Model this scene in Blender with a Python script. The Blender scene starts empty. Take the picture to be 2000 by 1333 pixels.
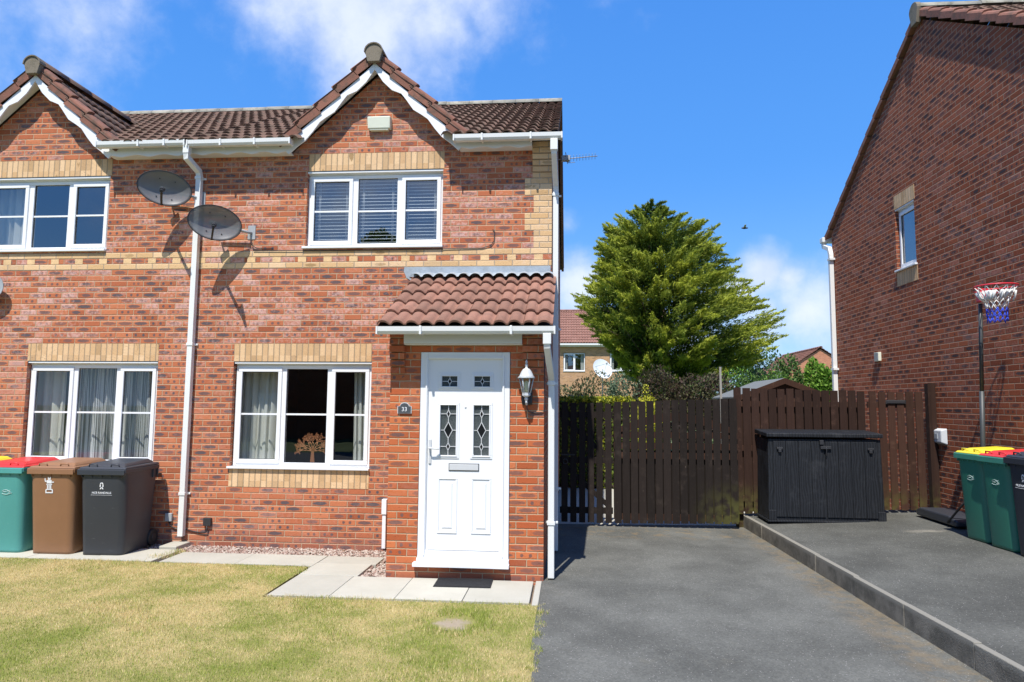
import bpy, bmesh, math, random
import numpy as np
from mathutils import Vector, Matrix
from mathutils.geometry import tessellate_polygon
R = math.radians
rnd = random.Random(7)
sc = bpy.context.scene
col = sc.collection

# ------------------------------------------------------------------ camera
def cam_axes(p, y, r):
    cp, sp, cy, sy, cr, sr = math.cos(p), math.sin(p), math.cos(y), math.sin(y), math.cos(r), math.sin(r)
    f = Vector((-sy*cp, cy*cp, sp)); rt = Vector((cy, sy, 0)); up = rt.cross(f)
    return cr*rt+sr*up, -sr*rt+cr*up, f
cd = bpy.data.cameras.new('camera'); cam = bpy.data.objects.new('camera', cd); col.objects.link(cam)
crt, cup, cfw = cam_axes(.0909, .0844, .0077)
M = Matrix((crt, cup, -cfw)).transposed().to_4x4(); M.translation = Vector((.2231, -8.3804, 1.7811))
cam.matrix_world = M
cd.sensor_width = 36; cd.lens = 1333/2000*36; cd.clip_start = .05; cd.clip_end = 3000
sc.camera = cam
# ------------------------------------------------------------------ light
SUN = Vector((-.112, -.487, .866)).normalized()
sl = bpy.data.lights.new('sun', 'SUN'); sl.energy = 4.6; sl.angle = R(.5); sl.color = (1, .955, .89)
so = bpy.data.objects.new('sun', sl); col.objects.link(so)
so.rotation_euler = SUN.to_track_quat('Z', 'Y').to_euler()
sc.view_settings.view_transform = 'Standard'; sc.view_settings.look = 'None'
sc.view_settings.gamma = 1; sc.view_settings.exposure = .5

# ---- node helper
class NT:
    def __init__(s, tree): s.t = tree; s.n = tree.nodes; s.l = tree.links
    def sock(s, i, v):
        if hasattr(v, 'is_output'): s.l.new(v, i)
        elif v is not None:
            if isinstance(v, (tuple, list)) and len(v) == 3 and i.type == 'RGBA': v = (*v, 1)
            i.default_value = v
    def m(s, op, a, b=None, c=None, clamp=False):
        n = s.n.new('ShaderNodeMath'); n.operation = op; n.use_clamp = clamp
        for i, v in enumerate((a, b, c)):
            if v is not None: s.sock(n.inputs[i], v)
        return n.outputs[0]
    def v(s, op, a, b=None, sc_=None):
        n = s.n.new('ShaderNodeVectorMath'); n.operation = op
        s.sock(n.inputs[0], a)
        if b is not None: s.sock(n.inputs[1], b)
        if sc_ is not None: s.sock(n.inputs['Scale'], sc_)
        return n.outputs['Value'] if op in ('DISTANCE', 'LENGTH', 'DOT_PRODUCT') else n.outputs[0]
    def sep(s, a): n = s.n.new('ShaderNodeSeparateXYZ'); s.sock(n.inputs[0], a); return n.outputs
    def comb(s, x, y, z):
        n = s.n.new('ShaderNodeCombineXYZ')
        for i, v in enumerate((x, y, z)): s.sock(n.inputs[i], v)
        return n.outputs[0]
    def noise(s, vec, scale, detail=3, rough=.5):
        n = s.n.new('ShaderNodeTexNoise'); s.sock(n.inputs['Vector'], vec); s.sock(n.inputs['Scale'], scale)
        n.inputs['Detail'].default_value = detail; n.inputs['Roughness'].default_value = rough
        return n.outputs['Fac']
    def white(s, vec): n = s.n.new('ShaderNodeTexWhiteNoise'); n.noise_dimensions = '3D'; s.sock(n.inputs[0], vec); return n.outputs
    def vor(s, vec, scale, feat='F1'):
        n = s.n.new('ShaderNodeTexVoronoi'); n.feature = feat; s.sock(n.inputs['Vector'], vec); n.inputs['Scale'].default_value = scale
        return n.outputs
    def ss(s, x, a, b):
        n = s.n.new('ShaderNodeMapRange'); n.interpolation_type = 'SMOOTHSTEP'; s.sock(n.inputs[0], x)
        if a > b:
            n.inputs[1].default_value = b; n.inputs[2].default_value = a; n.inputs[3].default_value = 1; n.inputs[4].default_value = 0
        else:
            n.inputs[1].default_value = a; n.inputs[2].default_value = b
        return n.outputs[0]
    def mix(s, f, a, b, mode='MIX'):
        n = s.n.new('ShaderNodeMix'); n.data_type = 'RGBA'; n.blend_type = mode
        s.sock(n.inputs[0], f); s.sock(n.inputs[6], a); s.sock(n.inputs[7], b); return n.outputs[2]
    def geo(s, name='Position'): return s.n.new('ShaderNodeNewGeometry').outputs[name]
    def bump(s, h, strength=.5, dist=.01):
        n = s.n.new('ShaderNodeBump'); s.sock(n.inputs['Height'], h); n.inputs['Strength'].default_value = strength; n.inputs['Distance'].default_value = dist
        return n.outputs[0]
def mat(name):
    m = bpy.data.materials.new(name); m.use_nodes = True
    t = NT(m.node_tree); b = m.node_tree.nodes['Principled BSDF']; return m, t, b
def objco(t): return t.n.new('ShaderNodeTexCoord').outputs['Object']
MATS = {}
def simple(name, c, rough=.5, var=.06, scale=8, bump=0, bscale=40, metal=0, spec=.5, dirt=None, dirtc=(.2, .18, .15)):
    if name in MATS: return MATS[name]
    m, t, b = mat(name); co = t.geo()
    n = t.noise(co, scale, 4, .6)
    base = t.mix(t.m('MULTIPLY', n, 1.0), tuple(x*(1-var*2) for x in c), tuple(min(1, x*(1+var*2)) for x in c))
    if dirt:
        d = t.ss(t.noise(co, scale*.6, 6, .7), 1-dirt-.1, 1.05-dirt*.5); base = t.mix(d, base, dirtc)
    t.sock(b.inputs['Base Color'], base); b.inputs['Roughness'].default_value = rough; b.inputs['Metallic'].default_value = metal
    b.inputs['Specular IOR Level'].default_value = spec
    if bump: t.sock(b.inputs['Normal'], t.bump(t.noise(co, bscale, 5, .6), bump, .01))
    MATS[name] = m; return m

# ------------------------------------------------------------------ world sky with clouds
w = bpy.data.worlds.new('World'); sc.world = w; w.use_nodes = True
t = NT(w.node_tree); bg = w.node_tree.nodes['Background']
sky = t.n.new('ShaderNodeTexSky'); sky.sky_type = 'NISHITA'; sky.sun_disc = False
sky.sun_elevation = math.asin(SUN.z); sky.sun_rotation = math.atan2(SUN.x, SUN.y)
sky.air_density = 1.0; sky.dust_density = .25; sky.ozone_density = 3.0
gen = t.n.new('ShaderNodeTexCoord').outputs['Generated']
def cdir(u, v): return (cfw+(u-1000)/1333*crt-(v-666.5)/1333*cup).normalized()
hs = t.n.new('ShaderNodeHueSaturation'); hs.inputs['Saturation'].default_value = 1.30; hs.inputs['Value'].default_value = 1.3
hs.inputs['Hue'].default_value = .502
t.l.new(sky.outputs[0], hs.inputs['Color'])
BL = [(700, 20, .235, 1.0), (560, 10, .20, .9), (850, 60, .155, .85), (950, 10, .18, .7), (650, 130, .14, .6), (170, 60, .17, .72), (90, 70, .13, .6), (-40, 60, .16, .7),
      (1490, 530, .065, 1.25), (1440, 560, .06, 1.1), (1540, 545, .055, 1.0), (1570, 610, .11, 1.0), (1500, 630, .10, .9), (1130, 560, .10, 1.3), (1190, 525, .04, .9), (1640, 600, .07, .75), (1110, 440, .035, .5),
      (1360, 640, .14, .6), (-300, 300, .3, 1), (2500, 200, .35, 1), (1100, -500, .4, 1), (300, -500, .35, .9)]
acc = None
for u, v, r, wt in BL:
    d = t.v('DISTANCE', gen, tuple(cdir(u, v))); k = t.m('MULTIPLY', t.m('SUBTRACT', 1, t.m('DIVIDE', d, r*.82)), wt)
    acc = k if acc is None else t.m('MAXIMUM', acc, k)
# clouds in the sky behind the camera, seen only in window glass
for dx, dy, dz, r, wt in ((-.3, -.8, .35, .35, 1), (.5, -.8, .3, .3, 1), (.1, -.75, .62, .3, .8), (-.8, -.3, .5, .3, .8)):
    c = Vector((dx, dy, dz)).normalized(); d = t.v('DISTANCE', gen, tuple(c)); k = t.m('MULTIPLY', t.m('SUBTRACT', 1, t.m('DIVIDE', d, r)), wt); acc = t.m('MAXIMUM', acc, k)
nz = t.noise(gen, 4.2, 12, .6); nz2 = t.noise(gen, 13, 8, .6)
val = t.m('ADD', t.m('MULTIPLY', acc, 1.0), t.m('ADD', t.m('MULTIPLY', t.m('SUBTRACT', nz, .5), 2.0), t.m('MULTIPLY', t.m('SUBTRACT', nz2, .5), .75)))
val = t.m('MULTIPLY', val, t.ss(acc, -.12, .12))
cm = t.m('MULTIPLY', t.ss(val, .05, 1.1), .85)
shade = t.ss(nz2, .3, .7)
ccol = t.mix(shade, (4.6, 5.2, 6.6), (5.9, 6.3, 7.2))
elz = t.sep(gen)[2]
low = t.ss(elz, .42, -.02)
grad = t.mix(t.ss(elz, -.02, .34), (2.0, 3.9, 6.6), t.mix(t.ss(elz, .25, .75), (.68, 2.35, 6.2), (.42, 1.75, 5.6)))
skyc = t.mix(.80, hs.outputs[0], grad)
fin = t.mix(cm, skyc, ccol)
t.l.new(fin, bg.inputs['Color']); bg.inputs['Strength'].default_value = .115

# ------------------------------------------------------------------ mesh builder
class MB:
    def __init__(s): s.v = []; s.f = []; s.smooth = []
    def add(s, vs, fs, smooth=False):
        o = len(s.v); s.v += [tuple(x) for x in vs]; s.f += [tuple(i+o for i in f) for f in fs]; s.smooth += [smooth]*len(fs); return s
    def box(s, x0, x1, y0, y1, z0, z1, mtx=None):
        vs = [Vector((x, y, z)) for z in (z0, z1) for y in (y0, y1) for x in (x0, x1)]
        if mtx is not None: vs = [mtx@v for v in vs]
        return s.add(vs, [(0, 2, 3, 1), (4, 5, 7, 6), (0, 1, 5, 4), (2, 6, 7, 3), (0, 4, 6, 2), (1, 3, 7, 5)])
    def hull8(s, b, tp):    # bottom 4 and top 4 points, counter-clockwise
        return s.add(list(b)+list(tp), [(3, 2, 1, 0), (4, 5, 6, 7), (0, 1, 5, 4), (1, 2, 6, 5), (2, 3, 7, 6), (3, 0, 4, 7)])
    def prism(s, poly, fn, d0, d1, smooth=False):   # poly 2d, fn(a,b,d) -> xyz
        n = len(poly); vs = [fn(a, b, d0) for a, b in poly]+[fn(a, b, d1) for a, b in poly]
        tri = tessellate_polygon([[Vector((a, b, 0)) for a, b in poly]])
        fs = [tuple(x) for x in tri]+[tuple(n+i for i in reversed(x)) for x in tri]
        s.add(vs, fs); o = len(s.v)-2*n
        s.f += [(o+i, o+(i+1) % n, o+n+(i+1) % n, o+n+i) for i in range(n)]; s.smooth += [smooth]*n
        return s
    def tube(s, pts, r, n=8, cap=True, rr=None, smooth=True):
        pts = [Vector(p) for p in pts]; rings = []; o = len(s.v); prev = None
        for i, p in enumerate(pts):
            d = (pts[min(i+1, len(pts)-1)]-pts[max(i-1, 0)]).normalized()
            a = prev if prev is not None and abs(prev.dot(d)) < .95 else (Vector((0, 0, 1)) if abs(d.z) < .9 else Vector((1, 0, 0)))
            a = (a-d*a.dot(d)).normalized(); b = d.cross(a); prev = a
            ri = (rr[i] if rr else r)
            for k in range(n):
                an = 2*math.pi*k/n; s.v.append(tuple(p+(a*math.cos(an)+b*math.sin(an))*ri))
        for i in range(len(pts)-1):
            for k in range(n):
                s.f.append((o+i*n+k, o+i*n+(k+1) % n, o+(i+1)*n+(k+1) % n, o+(i+1)*n+k)); s.smooth.append(smooth)
        if cap:
            s.f.append(tuple(o+k for k in reversed(range(n)))); s.smooth.append(False)
            e = o+(len(pts)-1)*n; s.f.append(tuple(e+k for k in range(n))); s.smooth.append(False)
        return s
    def rtube(s, pts, wx, wy, up=(0, 0, 1)):   # rectangular section
        pts = [Vector(p) for p in pts]; o = len(s.v); X = Vector((1, 0, 0))
        for i, p in enumerate(pts):
            d = (pts[min(i+1, len(pts)-1)]-pts[max(i-1, 0)]).normalized()
            a = (X-d*X.dot(d)).normalized(); b = d.cross(a)
            for sx, sy in ((-1, -1), (1, -1), (1, 1), (-1, 1)): s.v.append(tuple(p+a*sx*wx/2+b*sy*wy/2))
        for i in range(len(pts)-1):
            for k in range(4):
                s.f.append((o+i*4+k, o+i*4+(k+1) % 4, o+(i+1)*4+(k+1) % 4, o+(i+1)*4+k)); s.smooth.append(False)
        e = o+(len(pts)-1)*4
        s.f += [(o+3, o+2, o+1, o), (e, e+1, e+2, e+3)]; s.smooth += [False, False]
        return s
    def lathe(s, prof, c=(0, 0, 0), n=20, ang=None):   # prof (r,z)
        o = len(s.v); c = Vector(c)
        for r, z in prof:
            for k in range(n):
                a = 2*math.pi*k/n+(math.pi/4 if n == 4 else 0); s.v.append((c.x+r*math.cos(a), c.y+r*math.sin(a), c.z+z))
        for i in range(len(prof)-1):
            for k in range(n):
                s.f.append((o+i*n+k, o+i*n+(k+1) % n, o+(i+1)*n+(k+1) % n, o+(i+1)*n+k)); s.smooth.append(n > 8)
        return s
    def build(s, name, m, parent=None, bevel=0, local=False, fixn=True):
        me = bpy.data.meshes.new(name); V = s.v
        if parent is not None and not local:
            r = parent
            while r.parent: r = r.parent
            L = r.location; V = [(x-L.x, y-L.y, z-L.z) for x, y, z in V]
        me.from_pydata(V, [], s.f); me.polygons.foreach_set('use_smooth', s.smooth); me.update()
        if fixn:
            bm = bmesh.new(); bm.from_mesh(me); bmesh.ops.recalc_face_normals(bm, faces=bm.faces); bm.to_mesh(me); bm.free()
        me.materials.append(m)
        o = bpy.data.objects.new(name, me); col.objects.link(o)
        if parent is not None: o.parent = parent
        if bevel:
            b = o.modifiers.new('bevel', 'BEVEL'); b.width = bevel; b.segments = 2; b.limit_method = 'ANGLE'; b.angle_limit = R(40)
        return o
def tag(o, label=None, cat=None, group=None, kind=None):
    if label: o['label'] = label
    if cat: o['category'] = cat
    if group: o['group'] = group
    if kind: o['kind'] = kind
    return o
def thing(name, loc, label, cat, group=None, rz=0):
    o = bpy.data.objects.new(name, None); col.objects.link(o); o.location = loc; o.rotation_euler.z = rz; o.empty_display_size = .1
    return tag(o, label, cat, group)
def copy_tree(o, parent=None):
    c = o.copy(); col.objects.link(c); c.parent = parent
    for ch in list(o.children): copy_tree(ch, c)
    return c

# ------------------------------------------------------------------ brick material
def brick_mat(name, c1, c2, kiss, kissp, eff, mortar, soldier=False, effc=(.60, .36, .30), dark=1.0, grime=False, orient='xz', voff=.0375, uoff=0.0):
    m, t, b = mat(name); P = t.geo(); N = t.sep(t.geo('True Normal')); p = t.sep(P)
    side = t.m('GREATER_THAN', t.m('ABSOLUTE', N[0]), .6)
    wob = t.noise(P, 26, 2); wob2 = t.noise(t.v('ADD', P, (7, 3, 1)), 30, 2)
    U = t.m('ADD', t.m('ADD', t.m('MULTIPLY', p[0], t.m('SUBTRACT', 1, side)), t.m('MULTIPLY', t.m('ADD', p[1], 3.3375), side)), 60+uoff)
    U = t.m('ADD', U, t.m('MULTIPLY', t.m('SUBTRACT', wob, .5), .007))
    V = t.m('ADD', t.m('ADD', p[2], voff+3), t.m('MULTIPLY', t.m('SUBTRACT', wob2, .5), .006))
    bw, bh = (.075, .225) if soldier else (.225, .075)
    vr = t.m('DIVIDE', V, bh); row = t.m('FLOOR', vr); fv = t.m('FRACT', vr)
    ur = t.m('DIVIDE', U, bw)
    if not soldier: ur = t.m('ADD', ur, t.m('MULTIPLY', t.m('MODULO', row, 2), .5))
    cl = t.m('FLOOR', ur); fu = t.m('FRACT', ur)
    du = t.m('MULTIPLY', t.m('MINIMUM', fu, t.m('SUBTRACT', 1, fu)), bw); dv = t.m('MULTIPLY', t.m('MINIMUM', fv, t.m('SUBTRACT', 1, fv)), bh)
    if soldier: dv = t.m('MAXIMUM', dv, .02)
    dd = t.m('MINIMUM', du, dv); mask = t.ss(dd, .0028, .0062)
    W = t.white(t.comb(cl, row, 3.3)); wc = t.sep(W['Color']); r1, r2, r3 = wc
    base = t.mix(r1, c1, c2)
    base = t.mix(t.m('MULTIPLY', t.ss(r3, .75, 1), .45), base, tuple(x*.55 for x in c1))
    fine = t.noise(P, 120, 4, .7); med = t.noise(P, 22, 4, .7)
    base = t.mix(1.0, base, t.mix(fine, (.72, .72, .72), (1.28, 1.25, 1.2)), 'MULTIPLY')
    crease = t.ss(t.noise(t.comb(t.m('MULTIPLY', U, 14), t.m('MULTIPLY', p[2], 60), r1), 1.6, 3, .6), .62, .72)
    base = t.mix(t.m('MULTIPLY', crease, .45), base, tuple(x*.4 for x in c1))
    # kiss marks: a long smudge or two spots where bricks touched in the kiln
    fuj = t.m('ADD', t.m('SUBTRACT', fu, .5), t.m('MULTIPLY', t.m('SUBTRACT', r3, .5), .12)); fvj = t.m('SUBTRACT', fv, .5)
    kn = t.m('MULTIPLY', t.m('SUBTRACT', t.noise(P, 45, 3, .6), .5), 1.5)
    kl = t.m('ADD', .27, t.m('MULTIPLY', r1, .19))
    e1 = t.m('ADD', t.m('ADD', t.m('POWER', t.m('DIVIDE', t.m('ABSOLUTE', fuj), kl), 2), t.m('POWER', t.m('DIVIDE', t.m('ABSOLUTE', fvj), .31), 2)), kn)
    k1 = t.ss(e1, 1.05, .55)
    sp = t.m('ADD', .13, t.m('MULTIPLY', r3, .1))
    e2 = t.m('ADD', t.m('ADD', t.m('POWER', t.m('DIVIDE', t.m('ABSOLUTE', t.m('SUBTRACT', t.m('ABSOLUTE', fuj), sp)), .085), 2), t.m('POWER', t.m('DIVIDE', t.m('ABSOLUTE', fvj), .27), 2)), t.m('MULTIPLY', kn, .6))
    k2 = t.ss(e2, 1.1, .6)
    area = t.m('MULTIPLY', t.m('SUBTRACT', t.noise(P, .9, 2), .5), .9)
    rr = t.m('ADD', r2, area)
    t1 = t.m('LESS_THAN', rr, kissp*.68); t2 = t.m('MULTIPLY', t.m('GREATER_THAN', rr, kissp*.68), t.m('LESS_THAN', rr, kissp))
    km = t.m('ADD', t.m('MULTIPLY', k1, t1), t.m('MULTIPLY', k2, t2))
    km = t.m('MULTIPLY', km, t.m('ADD', .62, t.m('MULTIPLY', r3, .38)))
    base = t.mix(km, base, kiss)
    # lime bloom (salts), heavier on the middle of the wall
    hz = t.m('MULTIPLY', t.ss(p[2], 1.4, 3.0), t.ss(p[2], 6.4, 4.0))
    W2 = t.white(t.comb(cl, row, 9.1))
    em = t.ss(t.m('ADD', t.m('MULTIPLY', med, .9), t.m('ADD', t.m('MULTIPLY', W2['Value'], .35), t.m('MULTIPLY', t.noise(P, .8, 3), .5))), .84, 1.2)
    em = t.m('MULTIPLY', em, t.m('MULTIPLY', t.m('ADD', .25, t.m('MULTIPLY', hz, .75)), eff))
    base = t.mix(em, base, effc)
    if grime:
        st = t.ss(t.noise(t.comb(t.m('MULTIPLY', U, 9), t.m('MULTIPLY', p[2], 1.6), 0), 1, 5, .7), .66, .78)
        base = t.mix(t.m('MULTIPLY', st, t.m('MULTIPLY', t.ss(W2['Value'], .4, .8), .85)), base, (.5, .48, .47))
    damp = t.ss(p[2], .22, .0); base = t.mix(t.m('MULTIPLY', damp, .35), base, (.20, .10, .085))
    mc = t.mix(t.noise(P, 60, 3), tuple(x*.8 for x in mortar), tuple(x*1.15 for x in mortar))
    fin = t.mix(mask, mc, base)
    t.sock(b.inputs['Base Color'], fin); b.inputs['Roughness'].default_value = .88; b.inputs['Specular IOR Level'].default_value = .25
    h = t.m('ADD', t.m('MULTIPLY', t.ss(dd, .002, .009), 1), t.m('ADD', t.m('MULTIPLY', fine, .22), t.m('MULTIPLY', t.m('ADD', med, t.m('MULTIPLY', crease, -1.0)), .3)))
    t.sock(b.inputs['Normal'], t.bump(h, .8, .008))
    return m
KISS = (.10, .08, .085)
M_red = brick_mat('red brick', (.385, .112, .052), (.52, .182, .085), KISS, .80, 1.0, (.50, .36, .235))
M_porch = brick_mat('porch red brick', (.42, .102, .036), (.54, .165, .062), (.16, .085, .07), .50, .5, (.48, .35, .22), uoff=.06, voff=.02)
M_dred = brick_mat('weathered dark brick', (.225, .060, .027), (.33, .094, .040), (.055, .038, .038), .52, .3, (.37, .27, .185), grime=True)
M_buff = brick_mat('buff brick', (.60, .385, .19), (.74, .52, .30), (.35, .22, .1), .06, .3, (.45, .36, .26), effc=(.75, .58, .45))
M_sold = brick_mat('buff soldier brick', (.58, .37, .19), (.73, .51, .30), (.35, .22, .1), .02, .1, (.38, .28, .18), soldier=True)
M_sold2 = brick_mat('buff soldier brick lower', (.58, .37, .19), (.73, .51, .30), (.35, .22, .1), .02, .1, (.38, .28, .18), soldier=True, uoff=.03)
M_far = brick_mat('far tan brick', (.44, .25, .12), (.52, .31, .16), (.3, .18, .1), .3, .2, (.45, .36, .26))
M_far2 = brick_mat('far orange brick', (.50, .2, .11), (.56, .24, .14), (.3, .12, .08), .3, .1, (.45, .33, .24))

def tile_mat(name, c1, c2, moss=.4, mossc=(.10, .09, .06)):
    m, t, b = mat(name); P = t.geo(); ri = t.geo('Random Per Island')
    n = t.noise(P, 9, 6, .65); f = t.noise(P, 90, 4, .7)
    c = t.mix(ri, c1, c2); c = t.mix(1, c, t.mix(f, (.6, .6, .6), (1.4, 1.38, 1.35)), 'MULTIPLY')
    c = t.mix(t.m('MULTIPLY', t.ss(n, .46, .66), moss), c, mossc)
    li = t.ss(t.noise(P, 38, 3, .6), .70, .76); c = t.mix(t.m('MULTIPLY', li, .5), c, (.42, .38, .32))
    t.sock(b.inputs['Base Color'], c); b.inputs['Roughness'].default_value = .85; b.inputs['Specular IOR Level'].default_value = .3
    t.sock(b.inputs['Normal'], t.bump(t.m('ADD', f, n), .6, .006)); return m
M_tile = tile_mat('brown roof tile', (.145, .088, .063), (.21, .125, .09), .5)
M_ptile = tile_mat('porch roof tile', (.24, .125, .088), (.33, .165, .115), .30, (.13, .095, .07))
M_verge = tile_mat('verge tile', (.19, .085, .058), (.28, .125, .085), .6, (.09, .07, .05))
M_ftile = tile_mat('far roof tile', (.26, .13, .10), (.30, .155, .12), .2)
M_ridge = tile_mat('mossy ridge tile', (.28, .27, .23), (.40, .38, .31), .55, (.14, .13, .08))
M_cap = tile_mat('grey ridge end', (.17, .145, .11), (.21, .18, .135), .5)

def pvc(name='white pvc', c=(.78, .79, .79), rough=.32):
    m, t, b = mat(name); P = t.geo(); p = t.sep(P)
    d = t.ss(t.noise(t.v('MULTIPLY', P, (1, 1, .35)), 14, 6, .75), .6, .85)
    t.sock(b.inputs['Base Color'], t.mix(t.m('MULTIPLY', d, .34), c, (.40, .38, .30)))
    b.inputs['Roughness'].default_value = rough; return m
M_pvc = pvc(); M_board = pvc('white painted board', (.76, .765, .77), .5); M_gut = pvc('white gutter', (.73, .735, .70), .4)
M_rub = simple('black rubber', (.018, .018, .019), .7, .1, 30, .3, 90)
M_dark = simple('dark metal', (.03, .03, .032), .45)
M_chrome = simple('satin metal', (.55, .56, .56), .35, .02, 20)
M_lead = simple('lead flashing', (.33, .37, .40), .45, .15, 9, .3, 25, dirt=.42, dirtc=(.16, .17, .16))
M_glow = None
def glass_mat(name, boost, base, tint=(.86, .88, .88), rough=.0):
    m, t, b = mat(name); t.n.remove(b); out = t.n['Material Output']
    tr = t.n.new('ShaderNodeBsdfTransparent'); tr.inputs[0].default_value = (*tint, 1)
    gl = t.n.new('ShaderNodeBsdfGlossy'); gl.inputs['Roughness'].default_value = rough; gl.inputs['Color'].default_value = (.9, .95, 1, 1)
    t.sock(gl.inputs['Normal'], t.bump(t.noise(t.geo(), 2.2, 2), .03, .02))
    lw = t.n.new('ShaderNodeFresnel'); lw.inputs[0].default_value = 1.5
    mx = t.n.new('ShaderNodeMixShader'); t.l.new(t.m('MULTIPLY', t.m('MULTIPLY_ADD', lw.outputs[0], boost, base, clamp=True), t.m('SUBTRACT', 1, t.geo('Backfacing'))), mx.inputs[0])
    t.l.new(tr.outputs[0], mx.inputs[1]); t.l.new(gl.outputs[0], mx.inputs[2]); t.l.new(mx.outputs[0], out.inputs[0]); return m
M_glass = glass_mat('window glass', 1.6, .13)
M_glow = glass_mat('downstairs window glass', 1.0, .035)
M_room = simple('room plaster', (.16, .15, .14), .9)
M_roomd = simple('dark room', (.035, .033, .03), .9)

# ------------------------------------------------------------------ wall with openings
def wall(mb, outline, holes, fn, depth):
    """outline/holes are 2d; fn(a,b,d)->xyz; d=0 face, reveals go to depth"""
    polys = [[Vector((a, b, 0)) for a, b in outline]]+[[Vector((a, b, 0)) for a, b in h] for h in holes]
    flat = [q for pl in polys for q in pl]; tri = tessellate_polygon(polys)
    mb.add([fn(q.x, q.y, 0) for q in flat], [tuple(x) for x in tri])
    for h in holes:
        n = len(h); vs = [fn(a, b, 0) for a, b in h]+[fn(a, b, depth) for a, b in h]
        mb.add(vs, [(i, (i+1) % n, n+(i+1) % n, n+i) for i in range(n)])
def rect(x0, x1, z0, z1): return [(x0, z0), (x1, z0), (x1, z1), (x0, z1)]
FY = lambda Y: (lambda a, b, d: (a, Y+d, b))
FX = lambda X: (lambda a, b, d: (X+d, a, b))

# ------------------------------------------------------------------ windows
def window(parent, x0, x1, z0, z1, mulls, y=.06, bar=None, sill=True, label=None, fn=None, drip=True, sashes=None, glass=None):
    fn = fn or (lambda x, yy, z: (x, yy, z))
    def bx(mb, a, b, c, d, e, f):
        vs = [fn(x, yy, z) for z in (e, f) for yy in (c, d) for x in (a, b)]
        mb.add(vs, [(0, 2, 3, 1), (4, 5, 7, 6), (0, 1, 5, 4), (2, 6, 7, 3), (0, 4, 6, 2), (1, 3, 7, 5)])
    F = MB(); fw = .045
    bx(F, x0, x1, y, y+.06, z1-fw, z1); bx(F, x0, x1, y, y+.06, z0, z0+fw)
    bx(F, x0, x0+fw, y, y+.06, z0+fw, z1-fw); bx(F, x1-fw, x1, y, y+.06, z0+fw, z1-fw)
    for a, b in mulls: bx(F, a, b, y+.001, y+.058, z0+fw, z1-fw)
    fo = F.build('window', M_pvc, parent, bevel=.004)
    if label: fo['label'] = label
    edges = [x0+fw]+[q for m_ in mulls for q in m_]+[x1-fw]
    lights = [(edges[2*i], edges[2*i+1]) for i in range(len(edges)//2)]
    if sashes is None: sashes = [True, False, True] if len(lights) == 3 else [False]*len(lights)
    mid = bar if bar else (z0+z1)/2
    for (a, b), sash in zip(lights, sashes):
        za, zb = z0+fw, z1-fw; g0 = y+.02
        if sash:
            S = MB(); s_ = .05; a2, b2, za2, zb2 = a-.012, b+.012, za-.012, zb+.012; yy = y-.016
            bx(S, a2, b2, yy, y+.03, zb2-s_, zb2); bx(S, a2, b2, yy, y+.03, za2, za2+s_)
            bx(S, a2, a2+s_, yy, y+.03, za2+s_, zb2-s_); bx(S, b2-s_, b2, yy, y+.03, za2+s_, zb2-s_)
            S.build('sash', M_pvc, fo, bevel=.005); a, b, za, zb = a2+s_, b2-s_, za2+s_, zb2-s_; g0 = y+.004
        G = MB(); bx(G, a-.004, b+.004, g0+.006, g0+.010, za-.004, zb+.004); G.build('pane', glass or M_glass, fo)
        if bar is not False:
            B = MB(); bx(B, a, b, g0-.004, g0+.0055, mid-.011, mid+.011); B.build('glazing_bar', M_pvc, fo)
        gk = MB(); q = .006
        bx(gk, a, b, g0-.003, g0+.005, zb-q, zb); bx(gk, a, b, g0-.003, g0+.005, za, za+q); bx(gk, a, a+q, g0-.003, g0+.005, za+q, zb-q); bx(gk, b-q, b, g0-.003, g0+.005, za+q, zb-q)
        gk.build('gasket', M_rub, fo)
    if sill:
        S = MB(); bx(S, x0-.035, x1+.012, y-.10, y+.03, z0-.032, z0-.004); S.build('sill', M_pvc, fo, bevel=.006)
    if drip:
        D = MB(); bx(D, x0-.004, x1+.01, y-.055, y+.03, z1+.018, z1+.04); bx(D, x0, x1, y-.01, y+.05, z1+.002, z1+.018); D.build('head_trim', M_pvc, fo, bevel=.003)
    return fo

# ------------------------------------------------------------------ roof tiles
def tiles(mb, O, A, U, W, L, nc, pitch=.15, h=.040, lift=.032, per=2, jit=.0025, ns=6, clip=None):
    O, A, U = Vector(O), Vector(A).normalized(), Vector(U).normalized(); N = A.cross(U)
    if N.z < 0: N = -N
    g = L/nc; tw = pitch*per; nt = int(math.ceil(W/tw-.2)); th = .016
    for i in range(nc):
        for k in range(nt):
            a0 = k*tw; a1 = min((k+1)*tw, W)
            if a1-a0 < .03: continue
            if clip and not clip(a0, a1, i*g, (i+1)*g): continue
            n = max(2, int(ns*per*(a1-a0)/tw)); vs = []; fs = []
            jz = rnd.uniform(-jit, jit); js = rnd.uniform(-.004, .004); jr = rnd.uniform(-jit, jit)
            for q in range(n+1):
                a = a0+(a1-a0)*q/n; u = (a/pitch) % 1.0
                if q == n and u < 1e-6: u = 1
                x = (u-.40)/.40
                pz = h*math.sqrt(max(0, 1-x*x)) if abs(x) < 1 else 0
                s0, s1 = i*g+js-(.0), (i+1)*g+.035
                base = O+A*a; tz = pz+jz+jr*(q/n-.5)*2
                vs += [base+U*s0+N*(tz+lift-th-pz*.12), base+U*s0+N*(tz+lift), base+U*s1+N*(tz*.96), base+U*s0*1.0+U*.06+N*(tz+lift-th-.004)]
            for q in range(n):
                o = q*4; fs += [(o, o+4, o+5, o+1), (o+1, o+5, o+6, o+2), (o+3, o+7, o+4, o)]
            mb.v += [tuple(v) for v in vs]; b0 = len(mb.v)-len(vs)
            mb.f += [tuple(b0+j for j in f) for f in fs]; mb.smooth += [False, True, False]*n
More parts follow.
